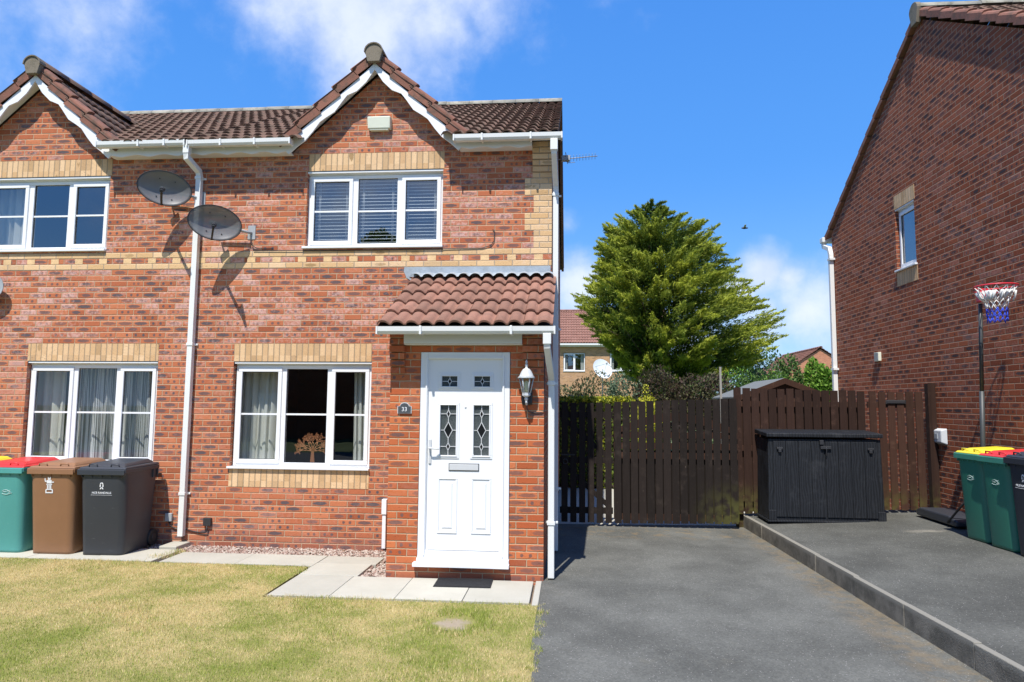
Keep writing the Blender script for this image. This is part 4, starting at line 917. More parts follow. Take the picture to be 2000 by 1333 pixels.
# ------------------------------------------------------------------ FENCES AND GATES
def woodmat(name, c1, c2, c3):
    m, t, b = mat(name); P = t.geo(); ri = t.geo('Random Per Island'); q = t.v('MULTIPLY', P, (60, 60, 3)); g = t.noise(q, 1, 5, .65); n = t.noise(P, 5, 5, .65)
    c = t.mix(g, c1, c2); c = t.mix(1, c, t.mix(ri, (.75, .75, .75), (1.25, 1.2, 1.2)), 'MULTIPLY'); c = t.mix(t.m('MULTIPLY', t.ss(n, .55, .74), .6), c, c3)
    p = t.sep(P); gr = t.m('MULTIPLY', t.m('MULTIPLY', t.ss(p[2], .75, .15), t.ss(p[0], 1.9, 2.7)), t.ss(t.noise(P, 7, 4), .35, .6)); c = t.mix(t.m('MULTIPLY', gr, .6), c, (.12, .12, .03))
    sc_ = t.ss(t.noise(t.v('MULTIPLY', P, (22, 22, 5)), 1.5, 4, .7), .68, .74); c = t.mix(t.m('MULTIPLY', sc_, .5), c, (.16, .12, .09))
    t.sock(b.inputs['Base Color'], c); b.inputs['Roughness'].default_value = .85; b.inputs['Specular IOR Level'].default_value = .15; t.sock(b.inputs['Normal'], t.bump(t.m('ADD', g, n), .7, .004)); return m
M_fence = woodmat('dark stained timber', (.020, .011, .008), (.050, .027, .019), (.095, .052, .036)); M_gate = woodmat('faded black gate timber', (.012, .0095, .008), (.029, .022, .018), (.05, .038, .03)); M_gate2 = woodmat('brown gate timber', (.030, .015, .010), (.070, .036, .024), (.13, .072, .046))
def pickets(x0, x1, pitch, wd, y, zb0, zb1, zt0, zt1, jz=.008, th=.018):
    b = MB(); n = int(round((x1-x0)/pitch))
    for i in range(n):
        f = (i+.5)/n; x = x0+(x1-x0)*f; w_ = wd*rnd.uniform(.96, 1.04); zb = zb0+(zb1-zb0)*f+rnd.uniform(-jz, jz)*.6; zt = zt0+(zt1-zt0)*f+rnd.uniform(-jz, jz); sk = rnd.uniform(-.004, .004); yy = y+rnd.uniform(-.003, .003)
        b.hull8([(x-w_/2, yy, zb), (x+w_/2, yy, zb), (x+w_/2, yy+th, zb), (x-w_/2, yy+th, zb)], [(x-w_/2+sk, yy, zt), (x+w_/2+sk, yy, zt), (x+w_/2+sk, yy+th, zt), (x-w_/2+sk, yy+th, zt)])
    return b
GY = 1.88
g1 = thing('side_gate', (.1, GY, 0), 'dark pedestrian gate of spaced pickets beside the house wall', 'gate')
pickets(.085, .86, .13, .092, GY, .05, .05, 1.80, 1.795).build('boards', M_gate, g1)
for z in (.22, .95, 1.62): b = MB(); b.box(.08, .86, GY+.02, GY+.06, z-.045, z+.045); b.build('rail', M_gate, g1)
for za, zb in ((1.58, .98), (.9, .27)): b = MB(); b.hull8([(.12, GY+.02, za-.05), (.82, GY+.02, zb-.05), (.82, GY+.055, zb-.05), (.12, GY+.055, za-.05)], [(.12, GY+.02, za+.04), (.82, GY+.02, zb+.04), (.82, GY+.055, zb+.04), (.12, GY+.055, za+.04)]); b.build('brace', M_gate, g1)
b = MB(); b.tube([(.16+.035*math.cos(k*math.pi/8), GY-.015, .93+.035*math.sin(k*math.pi/8)) for k in range(17)], .006, 6, cap=False); b.box(.10, .30, GY-.01, GY, 1.02, 1.035); b.build('ring_latch', M_dark, g1)
g2 = thing('drive_gate', (1.75, GY, 0), 'wide dark picket gate across the end of the drive', 'gate')
pickets(.875, 2.66, .1185, .101, GY-.01, .05, .075, 1.81, 1.875, .006).build('boards', M_gate, g2)
for z in (.14, 1.03, 1.17, 1.33): b = MB(); b.box(.88, 2.66, GY+.012, GY+.05, z-.045, z+.045); b.build('rail', M_gate2, g2)
pickets(.95, 2.62, .1185, .112, GY+.058, .10, .10, 1.10, 1.12, .004, .015).build('back_boards', M_gate, g2)
b = MB(); pts = [(.9+1.74*k/16, GY+.03, 1.36+.24*math.sin(math.pi*k/16)) for k in range(17)]
for a, c in zip(pts, pts[1:]): b.hull8([(a[0], GY+.012, a[2]-.06), (c[0], GY+.012, c[2]-.06), (c[0], GY+.05, c[2]-.06), (a[0], GY+.05, a[2]-.06)], [(a[0], GY+.012, a[2]+.06), (c[0], GY+.012, c[2]+.06), (c[0], GY+.05, c[2]+.06), (a[0], GY+.05, a[2]+.06)])
b.build('arched_rail', M_gate2, g2)
for x in (.91, 2.64): b = MB(); b.box(x-.035, x+.035, GY+.055, GY+.09, .1, 1.75); b.build('stile', M_gate, g2)
FYY = 2.0
fe = thing('picket_fence', (3.6, FYY, .2), 'dark brown picket fence behind the black storage box', 'fence')
pickets(2.64, 4.52, .1225, .103, FYY, .20, .25, 2.04, 1.995).build('boards', M_fence, fe)
for z in (.42, 1.15, 1.80): b = MB(); b.box(2.66, 4.52, FYY+.02, FYY+.06, z-.04, z+.04); b.build('rail', M_gate2, fe)
pickets(2.70, 4.50, .1225, .112, FYY+.075, .22, .26, 1.80, 1.78, .006, .016).build('back_boards', M_fence, fe)
for x in (2.72, 4.42): b = MB(); b.box(x-.045, x+.045, FYY+.062, FYY+.15, 0, 1.75); b.build('post', M_fence, fe)
g3 = thing('side_gate', (4.95, FYY, .25), 'brown picket gate with a black pull handle by the neighbouring wall', 'gate')
pickets(4.56, 5.33, .129, .098, FYY, .30, .30, 1.99, 1.985, .005).build('boards', M_gate2, g3)
for z in (.50, 1.2, 1.80): b = MB(); b.box(4.56, 5.33, FYY+.02, FYY+.055, z-.045, z+.045); b.build('rail', M_gate2, g3)
b = MB(); b.box(4.82, 5.06, FYY-.02, FYY, 1.82, 1.86); b.box(4.80, 5.08, FYY-.008, FYY, 1.81, 1.87); b.build('handle', M_dark, g3, bevel=.008)
po = thing('fence_post', (5.41, FYY, .25), 'tall twin timber post fixed to the brick wall by the gate', 'post')
b = MB(); b.box(-.045, .0, -.06, .04, 0, 1.86); b.box(.005, .07, -.045, .04, .04, 1.87); b.build('timber', M_fence, po, local=True, bevel=.004)
# ------------------------------------------------------------------ storage box
M_box = None
m_, t_, b_ = mat('black wood-effect resin'); P = t_.geo(); p = t_.sep(P)
wv = t_.n.new('ShaderNodeTexWave'); wv.bands_direction = 'X'; wv.inputs['Scale'].default_value = 9; wv.inputs['Distortion'].default_value = 9; wv.inputs['Detail'].default_value = 3; t_.sock(wv.inputs['Vector'], t_.v('MULTIPLY', P, (1, 1, .28)))
c_ = t_.mix(t_.m('MULTIPLY', wv.outputs['Fac'], .7), (.0075, .0085, .0105), (.021, .024, .029)); c_ = t_.mix(t_.m('MULTIPLY', t_.ss(t_.noise(P, 3.5, 6, .7), .5, .75), .4), c_, (.055, .058, .062))
t_.sock(b_.inputs['Base Color'], c_); b_.inputs['Roughness'].default_value = .6; b_.inputs['Specular IOR Level'].default_value = .3; t_.sock(b_.inputs['Normal'], t_.bump(wv.outputs['Fac'], .5, .003)); M_box = m_
sb = thing('storage_box', (3.70, 1.66, .20), 'large black wood-effect plastic storage box standing in front of the picket fence', 'storage box')
W2, D2 = .765, .28
b = MB(); b.hull8([(-W2, -D2, .02), (W2, -D2, .02), (W2, D2, .02), (-W2, D2, .02)], [(-W2+.02, -D2+.01, 1.12), (W2-.02, -D2+.01, 1.12), (W2-.02, D2, 1.12), (-W2+.02, D2, 1.12)]); b.build('body', M_box, sb, local=True, bevel=.008)
for s_, nm in ((-1, 'door'), (1, 'door')):
    b = MB()
    for k in range(4):
        xa = s_*(.012+k*.172); xb = s_*(.012+(k+1)*.172-.006); x0, x1 = min(xa, xb), max(xa, xb)
        b.hull8([(x0, -D2-.014, .07), (x1, -D2-.014, .07), (x1, -D2, .07), (x0, -D2, .07)], [(x0*.985, -D2-.004, 1.09), (x1*.985, -D2-.004, 1.09), (x1*.985, -D2+.012, 1.09), (x0*.985, -D2+.012, 1.09)])
    d_ = b.build(nm, M_box, sb, local=True, bevel=.003)
    b = MB(); b.box(s_*.60-.04, s_*.60+.04, -D2-.03, -D2-.002, .98, 1.01); b.box(s_*.60-.02, s_*.60+.02, -D2-.035, -D2-.002, .94, .985); b.build('hinge', M_dark, d_, local=True, bevel=.004)
b = MB(); b.box(-W2-.02, W2+.03, -D2-.04, D2+.01, 0, .028); b.box(-W2-.005, -W2+.10, -D2-.028, -D2, .028, .16); b.box(W2-.10, W2+.005, -D2-.028, -D2, .028, .16); b.build('base', M_box, sb, local=True, bevel=.006)
b = MB(); b.hull8([(-W2-.012, -D2-.03, 1.135), (W2-.0, -D2-.03, 1.135), (W2, D2+.02, 1.165), (-W2-.012, D2+.02, 1.165)], [(-W2-.012, -D2-.03, 1.19), (W2, -D2-.03, 1.19), (W2, D2+.02, 1.225), (-W2-.012, D2+.02, 1.225)]); b.v = [(x, y, z+.01) for x, y, z in b.v]; b.build('lid', M_box, sb, local=True, bevel=.01)
b = MB(); b.box(-.06, .08, -D2-.035, -D2-.0, .99, 1.03); b.box(-.07, -.02, -D2-.04, -D2, 1.05, 1.11); b.tube([(.015, -D2-.03, 1.02), (.015, -D2-.04, .97), (.012, -D2-.03, .90)], .006, 6); b.build('latch', M_dark, sb, local=True, bevel=.003)

# ------------------------------------------------------------------ wheelie bins
def plastic(name, c, rough=.42):
    m, t, b = mat(name); P = t.geo(); n = t.noise(P, 5, 6, .7); s_ = t.ss(t.noise(t.v('MULTIPLY', P, (4, 4, 30)), 1.2, 5, .75), .66, .74)
    cc = t.mix(n, tuple(x*.88 for x in c), tuple(x*1.12 for x in c)); cc = t.mix(t.m('MULTIPLY', s_, .3), cc, (.5, .5, .48)); t.sock(b.inputs['Base Color'], cc); b.inputs['Roughness'].default_value = rough; t.sock(b.inputs['Normal'], t.bump(t.noise(P, 200, 2), .12, .002)); return m
def wheelie(loc, rz, body, lid, rimc, label, W=.58, D=.73, H=1.07, mark=None, group=None):
    r = thing('wheelie_bin', loc, label, 'wheelie bin', group, rz); w_, d_ = W/2, D/2; ts = .86; hb = H-.13
    b = MB(); cr = .09
    def rr(wx, dy, z, c=cr, off=0):
        pts = []
        for (sx, sy, a0) in ((1, 1, 0), (-1, 1, 90), (-1, -1, 180), (1, -1, 270)):
            for k in range(5):
                a = R(a0+90*k/4); pts.append((sx*(wx-c)+c*math.cos(a), sy*(dy-c)+c*math.sin(a)+off, z))
        return pts
    levels = [rr(w_*ts*.99, d_*ts*.88, .0, .06, .0), rr(w_*ts, d_*ts*.9, .03, .07, .0), rr(w_*.945, d_*.95, hb-.09, .085), rr(w_*.95, d_*.955, hb-.06, .085), rr(w_*.96, d_*.96, hb, .06)]
    n = 20; vs = [p for l in levels for p in l]; fs = [tuple(reversed(range(n)))]
    for i in range(len(levels)-1): fs += [(i*n+k, i*n+(k+1) % n, (i+1)*n+(k+1) % n, (i+1)*n+k) for k in range(n)]
    b.add(vs, fs, True); bo = b.build('body', body, r, local=True)
    b = MB(); b.box(-w_, w_, -d_, d_-.04, hb, hb+.045); b.box(-w_+.01, w_-.01, -d_-.012, -d_+.02, hb-.02, hb+.04)
    for k in range(5): b.box(-w_*.8+k*w_*.4-.004, -w_*.8+k*w_*.4+.004, -d_*.99, -d_*.9, hb-.05, hb)
    for s_ in (-1, 1):
        for k in range(2): b.box(s_*w_*.97-.01, s_*w_*.97+.01, d_*.55+k*.09, d_*.55+k*.09+.02, hb-.10, hb)
    b.build('rim', rimc, r, local=True, bevel=.006)
    b = MB(); z = hb+.047; b.hull8([(-w_+.004, -d_+.004, z), (w_-.004, -d_+.004, z), (w_-.004, d_-.02, z), (-w_+.004, d_-.02, z)], [(-w_+.02, -d_+.03, z+.022), (w_-.02, -d_+.03, z+.022), (w_-.02, d_-.03, z+.03), (-w_+.02, d_-.03, z+.03)])
    b.hull8([(-w_+.05, -d_+.07, z+.022), (w_-.05, -d_+.07, z+.022), (w_-.06, d_-.05, z+.03), (-w_+.06, d_-.05, z+.03)], [(-w_+.09, -d_+.12, z+.058), (w_-.09, -d_+.12, z+.058), (w_-.10, d_-.12, z+.078), (-w_+.10, d_-.12, z+.078)])
    ld = b.build('lid', lid, r, local=True, bevel=.012)
    b = MB()
    for s_ in (-1, 1): b.tube([(s_*w_*.45-.05, -d_+.05, z+.02), (s_*w_*.45-.045, -d_+.045, z+.048), (s_*w_*.45+.045, -d_+.045, z+.048), (s_*w_*.45+.05, -d_+.05, z+.02)], .008, 6)
    b.build('lid_grip', lid, ld, local=True)
    b = MB(); b.tube([(-w_+.06, d_-.02, hb+.0), (-w_+.06, d_+.035, hb+.01), (w_-.06, d_+.035, hb+.01), (w_-.06, d_-.02, hb+.0)], .014, 8); b.build('handle', body, r, local=True)
    b = MB(); b.box(-w_*.86, w_*.86, d_*.62, d_*.92, .05, .16); b.build('axle_housing', body, r, local=True)
    for s_ in (-1, 1):
        b = MB(); b.tube([(s_*w_*.86-.025, d_-.06, .10), (s_*w_*.86+.025, d_-.06, .10)], .10, 24); wh = b.build('wheel', M_rub, r, local=True, bevel=.01)
        b = MB(); b.tube([(s_*w_*.86+s_*.022, d_-.06, .10), (s_*w_*.86+s_*.032, d_-.06, .10)], .045, 16); b.build('hub', M_dark, wh, local=True)
    if mark: mark(r, w_, d_)
    return r
M_teal = plastic('teal plastic', (.075, .30, .27)); M_brown = plastic('brown plastic', (.255, .128, .062)); M_blk = plastic('black plastic', (.034, .038, .046), .42); M_redp = plastic('red lid plastic', (.62, .035, .035), .35); M_yel = plastic('yellow lid plastic', (.75, .62, .03), .4); M_grn = plastic('green plastic', (.035, .19, .125)); M_grnr = plastic('green rim plastic', (.06, .25, .18))
def face(z, d_): return -d_*(.9*.86+(z-.03)/.85*(.95-.9*.86))-.003
def mark_council(r, w_, d_):
    o = text(r, 'HCB RANDALLS', (0, face(.72, d_)-.001, .715), .032, M_wht, (R(90-3), 0, 0), sx=1.0); b = MB()
    for k in range(3):
        z = .765+k*.027; s_ = 1 if k % 2 == 0 else -1
        for q in (-1, 1): b.hull8([(q*.016-.006, face(z, d_)-.003, z-.008), (q*.016+.006, face(z, d_)-.003, z-.008), (q*.016+.006, face(z, d_), z-.008), (q*.016-.006, face(z, d_), z-.008)], [(-q*s_*.006+q*.01-.005, face(z, d_)-.004, z+.014), (-q*s_*.006+q*.01+.007, face(z, d_)-.004, z+.014), (-q*s_*.006+q*.01+.007, face(z, d_), z+.014), (-q*s_*.006+q*.01-.005, face(z, d_), z+.014)])
    b.build('emblem', M_wht, r, local=True)
    b = MB()
    for k in range(22): b.box(-.125+k*.0115, -.125+k*.0115+.006, face(.69, d_)-.003, face(.69, d_), .688, .692)
    b.build('small_print', M_wht, r, local=True)
def mark_sticker(r, w_, d_):    # white crest-like sticker
    b = MB(); y = lambda z: face(z, d_)
    def q(x0, x1, z0, z1): b.hull8([(x0, y(z0)-.004, z0), (x1, y(z0)-.004, z0), (x1, y(z0), z0), (x0, y(z0), z0)], [(x0, y(z1)-.004, z1), (x1, y(z1)-.004, z1), (x1, y(z1), z1), (x0, y(z1), z1)])
    o = -.02
    q(o-.045, o+.045, .70, .712); q(o-.045, o-.033, .712, .738); q(o+.033, o+.045, .712, .738); q(o-.04, o+.04, .738, .748)
    for k in range(3): q(o-.026+.019*k, o-.014+.019*k, .75, .81)
    q(o-.034, o+.034, .795, .806); q(o-.03, o+.03, .815, .85); q(o-.052, o-.034, .83, .845); q(o-.056, o-.046, .845, .872); q(o+.034, o+.055, .822, .834); q(o-.016, o+.016, .855, .872); q(o-.016, o-.008, .872, .888); q(o+.008, o+.016, .872, .888)
    b.build('sticker', M_wht, r, local=True)
M_pgrn = simple('pale green print', (.55, .68, .64), .5)
def mark_swoosh(m_, off=0, z0=.72):
    def f(r, w_, d_):
        b = MB(); y = face(z0, d_)-.003
        for amp, dz, L in ((.016, .012, .09), (-.010, -.014, .10)):
            pts = [(off-.04+L*k/10, y-abs(dz)*0, z0+dz+amp*math.sin(math.pi*k/10)) for k in range(11)]; b.tube(pts, .0022, 4)
        for q in range(5): b.tube([(off+.035+q*.011, y, z0-.016), (off+.040+q*.011, y, z0-.006+.004*(q % 2))], .0022, 4)
        for a, c in (((.03, .004), (.034, .022)), ((.045, .012), (.062, .026)), ((.045, .012), (.066, .004)), ((-.03, .004), (.02, .004))): b.tube([(off+a[0], y, z0+a[1]), (off+c[0], y, z0+c[1])], .0026, 4)
        b.build('swoosh', m_, r, local=True)
    return f
BG = 'wheelie bins along the front wall'
wheelie((-5.165, -.47, 0), R(2), M_blk, M_blk, M_blk, 'black wheelie bin with a white council logo, rightmost of the three by the window', mark=mark_council, group=BG)
wheelie((-5.78, -.47, 0), R(1), M_brown, M_brown, M_brown, 'brown wheelie bin with a white sticker, between the black and the teal bin', mark=mark_sticker, group=BG)
wheelie((-6.41, -.46, 0), R(0), M_teal, M_redp, M_teal, 'teal wheelie bin with a red lid under the left window', mark=mark_swoosh(M_pgrn, .06, .70), group=BG)
wheelie((-7.04, -.46, 0), R(0), M_teal, M_yel, M_teal, 'teal wheelie bin with a yellow lid at the far left edge', group=BG)
BG2 = 'wheelie bins by the side wall'
def hb(y): return hz(5.1, y)-.0
wheelie((5.07, .02, hb(0)), R(-86), M_grn, M_yel, M_grnr, 'green wheelie bin with a yellow lid against the side wall', W=.48, D=.55, H=1.06, mark=mark_swoosh(M_pgrn, .0, .70), group=BG2)
wheelie((5.07, -.44, hb(0)), R(-86), M_grn, M_redp, M_grnr, 'green wheelie bin with a red lid between the yellow-lidded and black bins', W=.48, D=.55, H=1.06, mark=mark_swoosh(M_pgrn, .0, .70), group=BG2)
wheelie((5.07, -.93, hb(0)), R(-86), M_blk, M_blk, M_blk, 'black wheelie bin at the right edge by the side wall', W=.50, D=.55, H=1.08, mark=mark_council, group=BG2)
# ------------------------------------------------------------------ basketball hoop
bh = thing('basketball_hoop', (5.2, .42, .27), 'portable basketball hoop with red rim and white and blue net by the wall', 'basketball hoop')
b = MB(); b.tube([(0, 0, .08), (-.01, -.04, .95), (-.02, -.10, 1.7)], .027, 12); b.tube([(-.02, -.10, 1.68), (-.05, -.22, 2.75)], .022, 12); b.build('pole', simple('black pole', (.045, .05, .05), .5), bh, local=True)
b = MB(); pl = [(-.33, .0), (-.36, .06), (-.22, .13), (.18, .13), (.24, .07), (.22, .0)]
b.prism([(a, c) for a, c in [(-.45, .02), (-.47, .09), (-.35, .135), (.35, .135), (.55, .09), (.55, .02)]], lambda a, c, d: (d, .80-a, c), -.20, .22); b.build('base', M_blk, bh, local=True, bevel=.02)
b = MB(); b.tube([(-.15, .95, .02), (.15, .95, .02)], .03, 8); b.build('axle', M_dark, bh, local=True); b = MB(); b.tube([(-.22, .42, .05), (.0, .02, .62)], .014, 8); b.build('strut', M_dark, bh, local=True)
rc = Vector((-.03, -.50, 2.91)); rp = [rc+Vector((.212*math.cos(2*math.pi*k/40), .212*math.sin(2*math.pi*k/40), .0)) for k in range(41)]
b = MB(); b.tube(rp, .009, 8, cap=False); b.tube([p_-Vector((0, 0, .045)) for p_ in rp[4:17]], .007, 6); M_rim = simple('red rim paint', (.62, .03, .05), .35); rim = b.build('rim', M_rim, bh, local=True)
b = MB(); b.box(-.10, .03, -.30, -.22, 2.76, 2.92); b.build('bracket', M_rim, bh, local=True, bevel=.01)
def net(rad0, rad1, z0, z1, lv, n, off0=0):
    b = MB(); rr_ = random.Random(4)
    P_ = [[rc+Vector(((rad0+(rad1-rad0)*(j/lv)**.6)*math.cos(2*math.pi*(k+.5*(j % 2))/n), (rad0+(rad1-rad0)*(j/lv)**.6)*math.sin(2*math.pi*(k+.5*(j % 2))/n), z0+(z1-z0)*j/lv))+Vector((rr_.uniform(-.006, .006), rr_.uniform(-.006, .006), rr_.uniform(-.008, .008))) for k in range(n)] for j in range(lv+1)]
    for j in range(lv):
        for k in range(n):
            a = P_[j][k]; s_ = -1 if j % 2 == 0 else 1
            b.tube([a, P_[j+1][k]], .0045, 4); b.tube([a, P_[j+1][(k+s_) % n]], .0045, 4)
    return b
net(.206, .10, -.01, -.26, 4, 12).build('net', simple('white net cord', (.72, .73, .70), .8), bh, local=True)
net(.105, .10, -.26, -.42, 3, 12).build('net_tail', simple('blue net cord', (.02, .07, .60), .7), bh, local=True)
b = MB(); rr_ = random.Random(9)
for k in range(26):
    a = rr_.uniform(2.2, 5.4); q0 = rc+Vector((.20*math.cos(a), .20*math.sin(a), -.07)); q1 = rc+Vector((.13*math.cos(a+rr_.uniform(-.6, .6)), .13*math.sin(a), -.16+rr_.uniform(-.03, .05))); b.tube([q0, (q0+q1)/2+Vector((0, 0, -.02)), q1], .011, 5)
b.build('net_tangle', simple('white net cord', (.72, .73, .70), .8), bh, local=True)

# ------------------------------------------------------------------ BACK GARDENS
M_blawn = simple('garden grass', (.10, .19, .035), .9, .35, 3, .6, 60)
b = sheet([(-6, 8.6, -.03), (9, 8.6, -.03), (9, 24, -.02), (-6, 24, -.02)]); structure(b, 'back_lawn', M_blawn)
b = sheet([(-6, 2.0, -.045), (9, 2.0, -.045), (9, 8.6, -.045), (-6, 8.6, -.045)]); structure(b, 'back_patio', M_slab)
def leafmat(name, c1, c2, c3, c4=None):
    m, t, b = mat(name); ri = t.geo('Random Per Island'); P = t.geo(); n = t.noise(P, .9, 3); f = t.m('ADD', t.m('MULTIPLY', ri, .55), t.m('MULTIPLY', n, .5))
    at = t.n.new('ShaderNodeAttribute'); at.attribute_name = 'tip'
    c = t.mix(t.ss(f, .25, .8), c1, c2); c = t.mix(at.outputs['Fac'], c, c3); t.sock(b.inputs['Base Color'], c); b.inputs['Roughness'].default_value = .55; b.inputs['Specular IOR Level'].default_value = .25
    tl = t.n.new('ShaderNodeBsdfTranslucent'); t.l.new(c, tl.inputs[0]); mx = t.n.new('ShaderNodeMixShader'); mx.inputs[0].default_value = .3
    t.l.new(b.outputs[0], mx.inputs[1]); t.l.new(tl.outputs[0], mx.inputs[2]); t.l.new(mx.outputs[0], t.n['Material Output'].inputs[0]); return m
def leafmesh(name, C, D, L, Wd, tip, rg, m_, parent=None, origin=None):
    """C centre, D direction unit (N,3), L lengths, Wd widths; each leaf a bent quad pair"""
    N = len(C); r = rg.normal(size=(N, 3)); S = np.cross(D, r); S /= np.linalg.norm(S, axis=1)[:, None]+1e-9
    if origin is not None: C = C-np.array(origin)
    a = C-D*L[:, None]*.5; q = C+D*L[:, None]*.05; V = np.stack([a, q+S*Wd[:, None], C+D*L[:, None]*.5, q-S*Wd[:, None]], 1).reshape(-1, 3).astype(np.float32)
    me = bpy.data.meshes.new(name); me.vertices.add(4*N); me.vertices.foreach_set('co', V.ravel()); me.loops.add(4*N); me.loops.foreach_set('vertex_index', np.arange(4*N, dtype=np.int32))
    me.polygons.add(N); me.polygons.foreach_set('loop_start', np.arange(0, 4*N, 4, dtype=np.int32)); me.polygons.foreach_set('loop_total', np.full(N, 4, dtype=np.int32))
    at = me.attributes.new('tip', 'FLOAT', 'FACE'); at.data.foreach_set('value', tip.astype(np.float32)); me.update(); me.validate(); me.materials.append(m_)
    o = bpy.data.objects.new(name, me); col.objects.link(o); o.parent = parent; return o
# big golden conifer
TX, TY = 3.45, 16.2
tr = thing('conifer_tree', (TX, TY, 0), 'tall broad golden-green conifer standing behind the gardens', 'tree')
ZS = [1.6, 2.25, 2.86, 3.7, 4.17, 4.86, 5.72, 6.5, 7.24, 8.03, 8.46, 9.0]
LR = [.35, .75, 1.35, 1.8, 2.25, 2.8, 3.05, 2.6, 2.25, 1.95, 1.55, .50]
RR = [.9, 1.3, 2.9, 3.8, 4.1, 3.8, 3.4, 2.8, 2.2, 1.6, .50, -.22]
def rad(z, an):
    l = np.interp(z, ZS, LR); r = np.interp(z, ZS, RR); f = .5+.5*np.cos(an); return l*(1-f)+r*f
def conifer(nb=760, per=330, seed=2):
    rg = np.random.default_rng(seed); Cs = []; Ds = []; Ls = []; Ws = []; Ts = []; limbs = MB()
    for i in range(nb):
        z = 1.5+7.5*rg.beta(1.12, 1.15); an = rg.uniform(0, 2*np.pi)
        Rm = rad(z, an)*rg.uniform(.76, .97)*(1.10 if rg.uniform() < .12 else 1)
        if Rm < .25: Rm = .25
        ctrx = np.interp(z, [5.5, 7, 9], [0, -.15, -.6])
        d = np.array([np.cos(an), np.sin(an), 0]); up = rg.uniform(-.1, .75)+.45*(z > 7.4)
        root = np.array([ctrx*.6, 0, z-Rm*up*.9]); tip = d*Rm+np.array([0, 0, z]); tip[2] += rg.uniform(-.1, .15)
        n = per if Rm > 1.2 else int(per*.6)
        lt = rg.uniform(.35, 1.15); t_ = rg.beta(3.0, 1.25, n)*1.12; ax = tip-root; side = np.array([-d[1], d[0], 0])
        spread = (.015+.46*np.clip(1.1-t_, 0, 1))*min(1, Rm/2.0)
        c = root+ax*t_[:, None]+side*(rg.normal(size=n)*spread)[:, None]+np.array([0, 0, 1])*(rg.normal(size=n)*spread*.75+.10*np.sin(t_*3))[:, None]
        dr = d*1.0+np.array([.12, 0, .55])+rg.normal(size=(n, 3))*.6; dr /= np.linalg.norm(dr, axis=1)[:, None]
        Cs.append(c); Ds.append(dr); Ls.append(rg.uniform(.09, .24, n)); Ws.append(rg.uniform(.009, .021, n))
        Ts.append(np.clip((t_-.70)*2.9*lt+rg.normal(size=n)*.16*lt, 0, 1))
        if i % 5 == 0: limbs.tube([Vector(root), Vector(root+ax*.5), Vector(tip-ax*.12)], .03, 4, rr=[.05, .03, .01])
    return np.concatenate(Cs), np.concatenate(Ds), np.concatenate(Ls), np.concatenate(Ws), np.concatenate(Ts), rg, limbs
C_, D_, L_, W_, T_, rg, limbs = conifer()
M_con = leafmat('golden conifer foliage', (.038, .075, .012), (.13, .195, .024), (.47, .50, .06))
leafmesh('crown', C_, D_, L_, W_, T_, rg, M_con, tr)
M_bark = simple('bark', (.07, .05, .035), .95, .25, 20, .8, 30)
b = MB(); b.tube([(0, 0, -.1), (.0, 0, 2), (-.1, 0, 5), (-.5, 0, 8.6)], .3, 10, rr=[.34, .28, .16, .03]); b.v += limbs.v[:]; o_ = len(b.v)-len(limbs.v); b.f += [tuple(i+o_ for i in f) for f in limbs.f]; b.smooth += limbs.smooth; b.build('trunk', M_bark, tr, local=True)
# shrubs
def shrub(x, y, z0, rx, ry, rz, n, m_, label, cat='shrub', name='shrub', seed=0, L=(.05, .12), Wl=(.012, .03), up=.5, lumps=9, group=None, tipk=.3):
    rg = np.random.default_rng(seed+11); r = thing(name, (x, y, z0), label, cat, group); Cs = []; 
    lc = [(rg.uniform(-.75, .75)*rx, rg.uniform(-.6, .6)*ry, rz*rg.uniform(.35, .85), rg.uniform(.30, .5)) for _ in range(lumps)]
    per = n//lumps
    for cx, cy, cz, s_ in lc:
        v = rg.normal(size=(per, 3)); v /= np.linalg.norm(v, axis=1)[:, None]; rr_ = rg.uniform(.55, 1.12, per)**.6
        Cs.append(np.stack([cx+v[:, 0]*rx*s_*rr_, cy+v[:, 1]*ry*s_*rr_, cz+v[:, 2]*rz*s_*.75*rr_], 1))
    C = np.concatenate(Cs); C[:, 2] = np.abs(C[:, 2]); N = len(C); D = C/np.array([rx, ry, rz])**2+np.array([0, 0, up])+rg.normal(size=(N, 3))*.6; D /= np.linalg.norm(D, axis=1)[:, None]
    tip = np.clip(rg.normal(size=N)*.25+tipk*(C[:, 2]/rz > .6), 0, 1)
    leafmesh('foliage', C, D, rg.uniform(*L, N), rg.uniform(*Wl, N), tip, rg, m_, r)
    b = MB()
    for cx, cy, cz, s_ in lc[:6]: b.tube([(0, 0, -.05), (cx*.5, cy*.5, cz*.5), (cx, cy, cz)], .02, 5, rr=[.03, .02, .008])
    b.build('stems', M_bark, r, local=True); return r
Lg = leafmat('mid green leaves', (.03, .075, .018), (.09, .16, .04), (.17, .26, .06)); Lb = leafmat('bright green leaves', (.06, .15, .02), (.15, .30, .04), (.28, .44, .06)); Lr = leafmat('dark red leaves', (.05, .028, .028), (.10, .055, .045), (.13, .16, .05)); Ls_ = leafmat('grey green leaves', (.07, .12, .065), (.16, .23, .13), (.24, .31, .19)); Ly = leafmat('golden hedge leaves', (.28, .30, .02), (.55, .52, .04), (.70, .66, .07)); Ld = leafmat('olive leaves', (.04, .055, .022), (.09, .11, .045), (.15, .16, .07))
shrub(.75, 10.4, 0, 1.15, .8, 2.30, 8000, Ld, 'open olive-green shrub below the far house windows, left of the conifer', seed=1, L=(.06, .13))
shrub(1.78, 9.9, 0, .62, .5, 2.35, 5200, Ls_, 'grey-green leafy shrub just left of the conifer base', seed=2)
shrub(3.15, 9.9, 0, 1.35, .7, 2.42, 13000, Lr, 'dark red and green shrub in front of the conifer', seed=3)
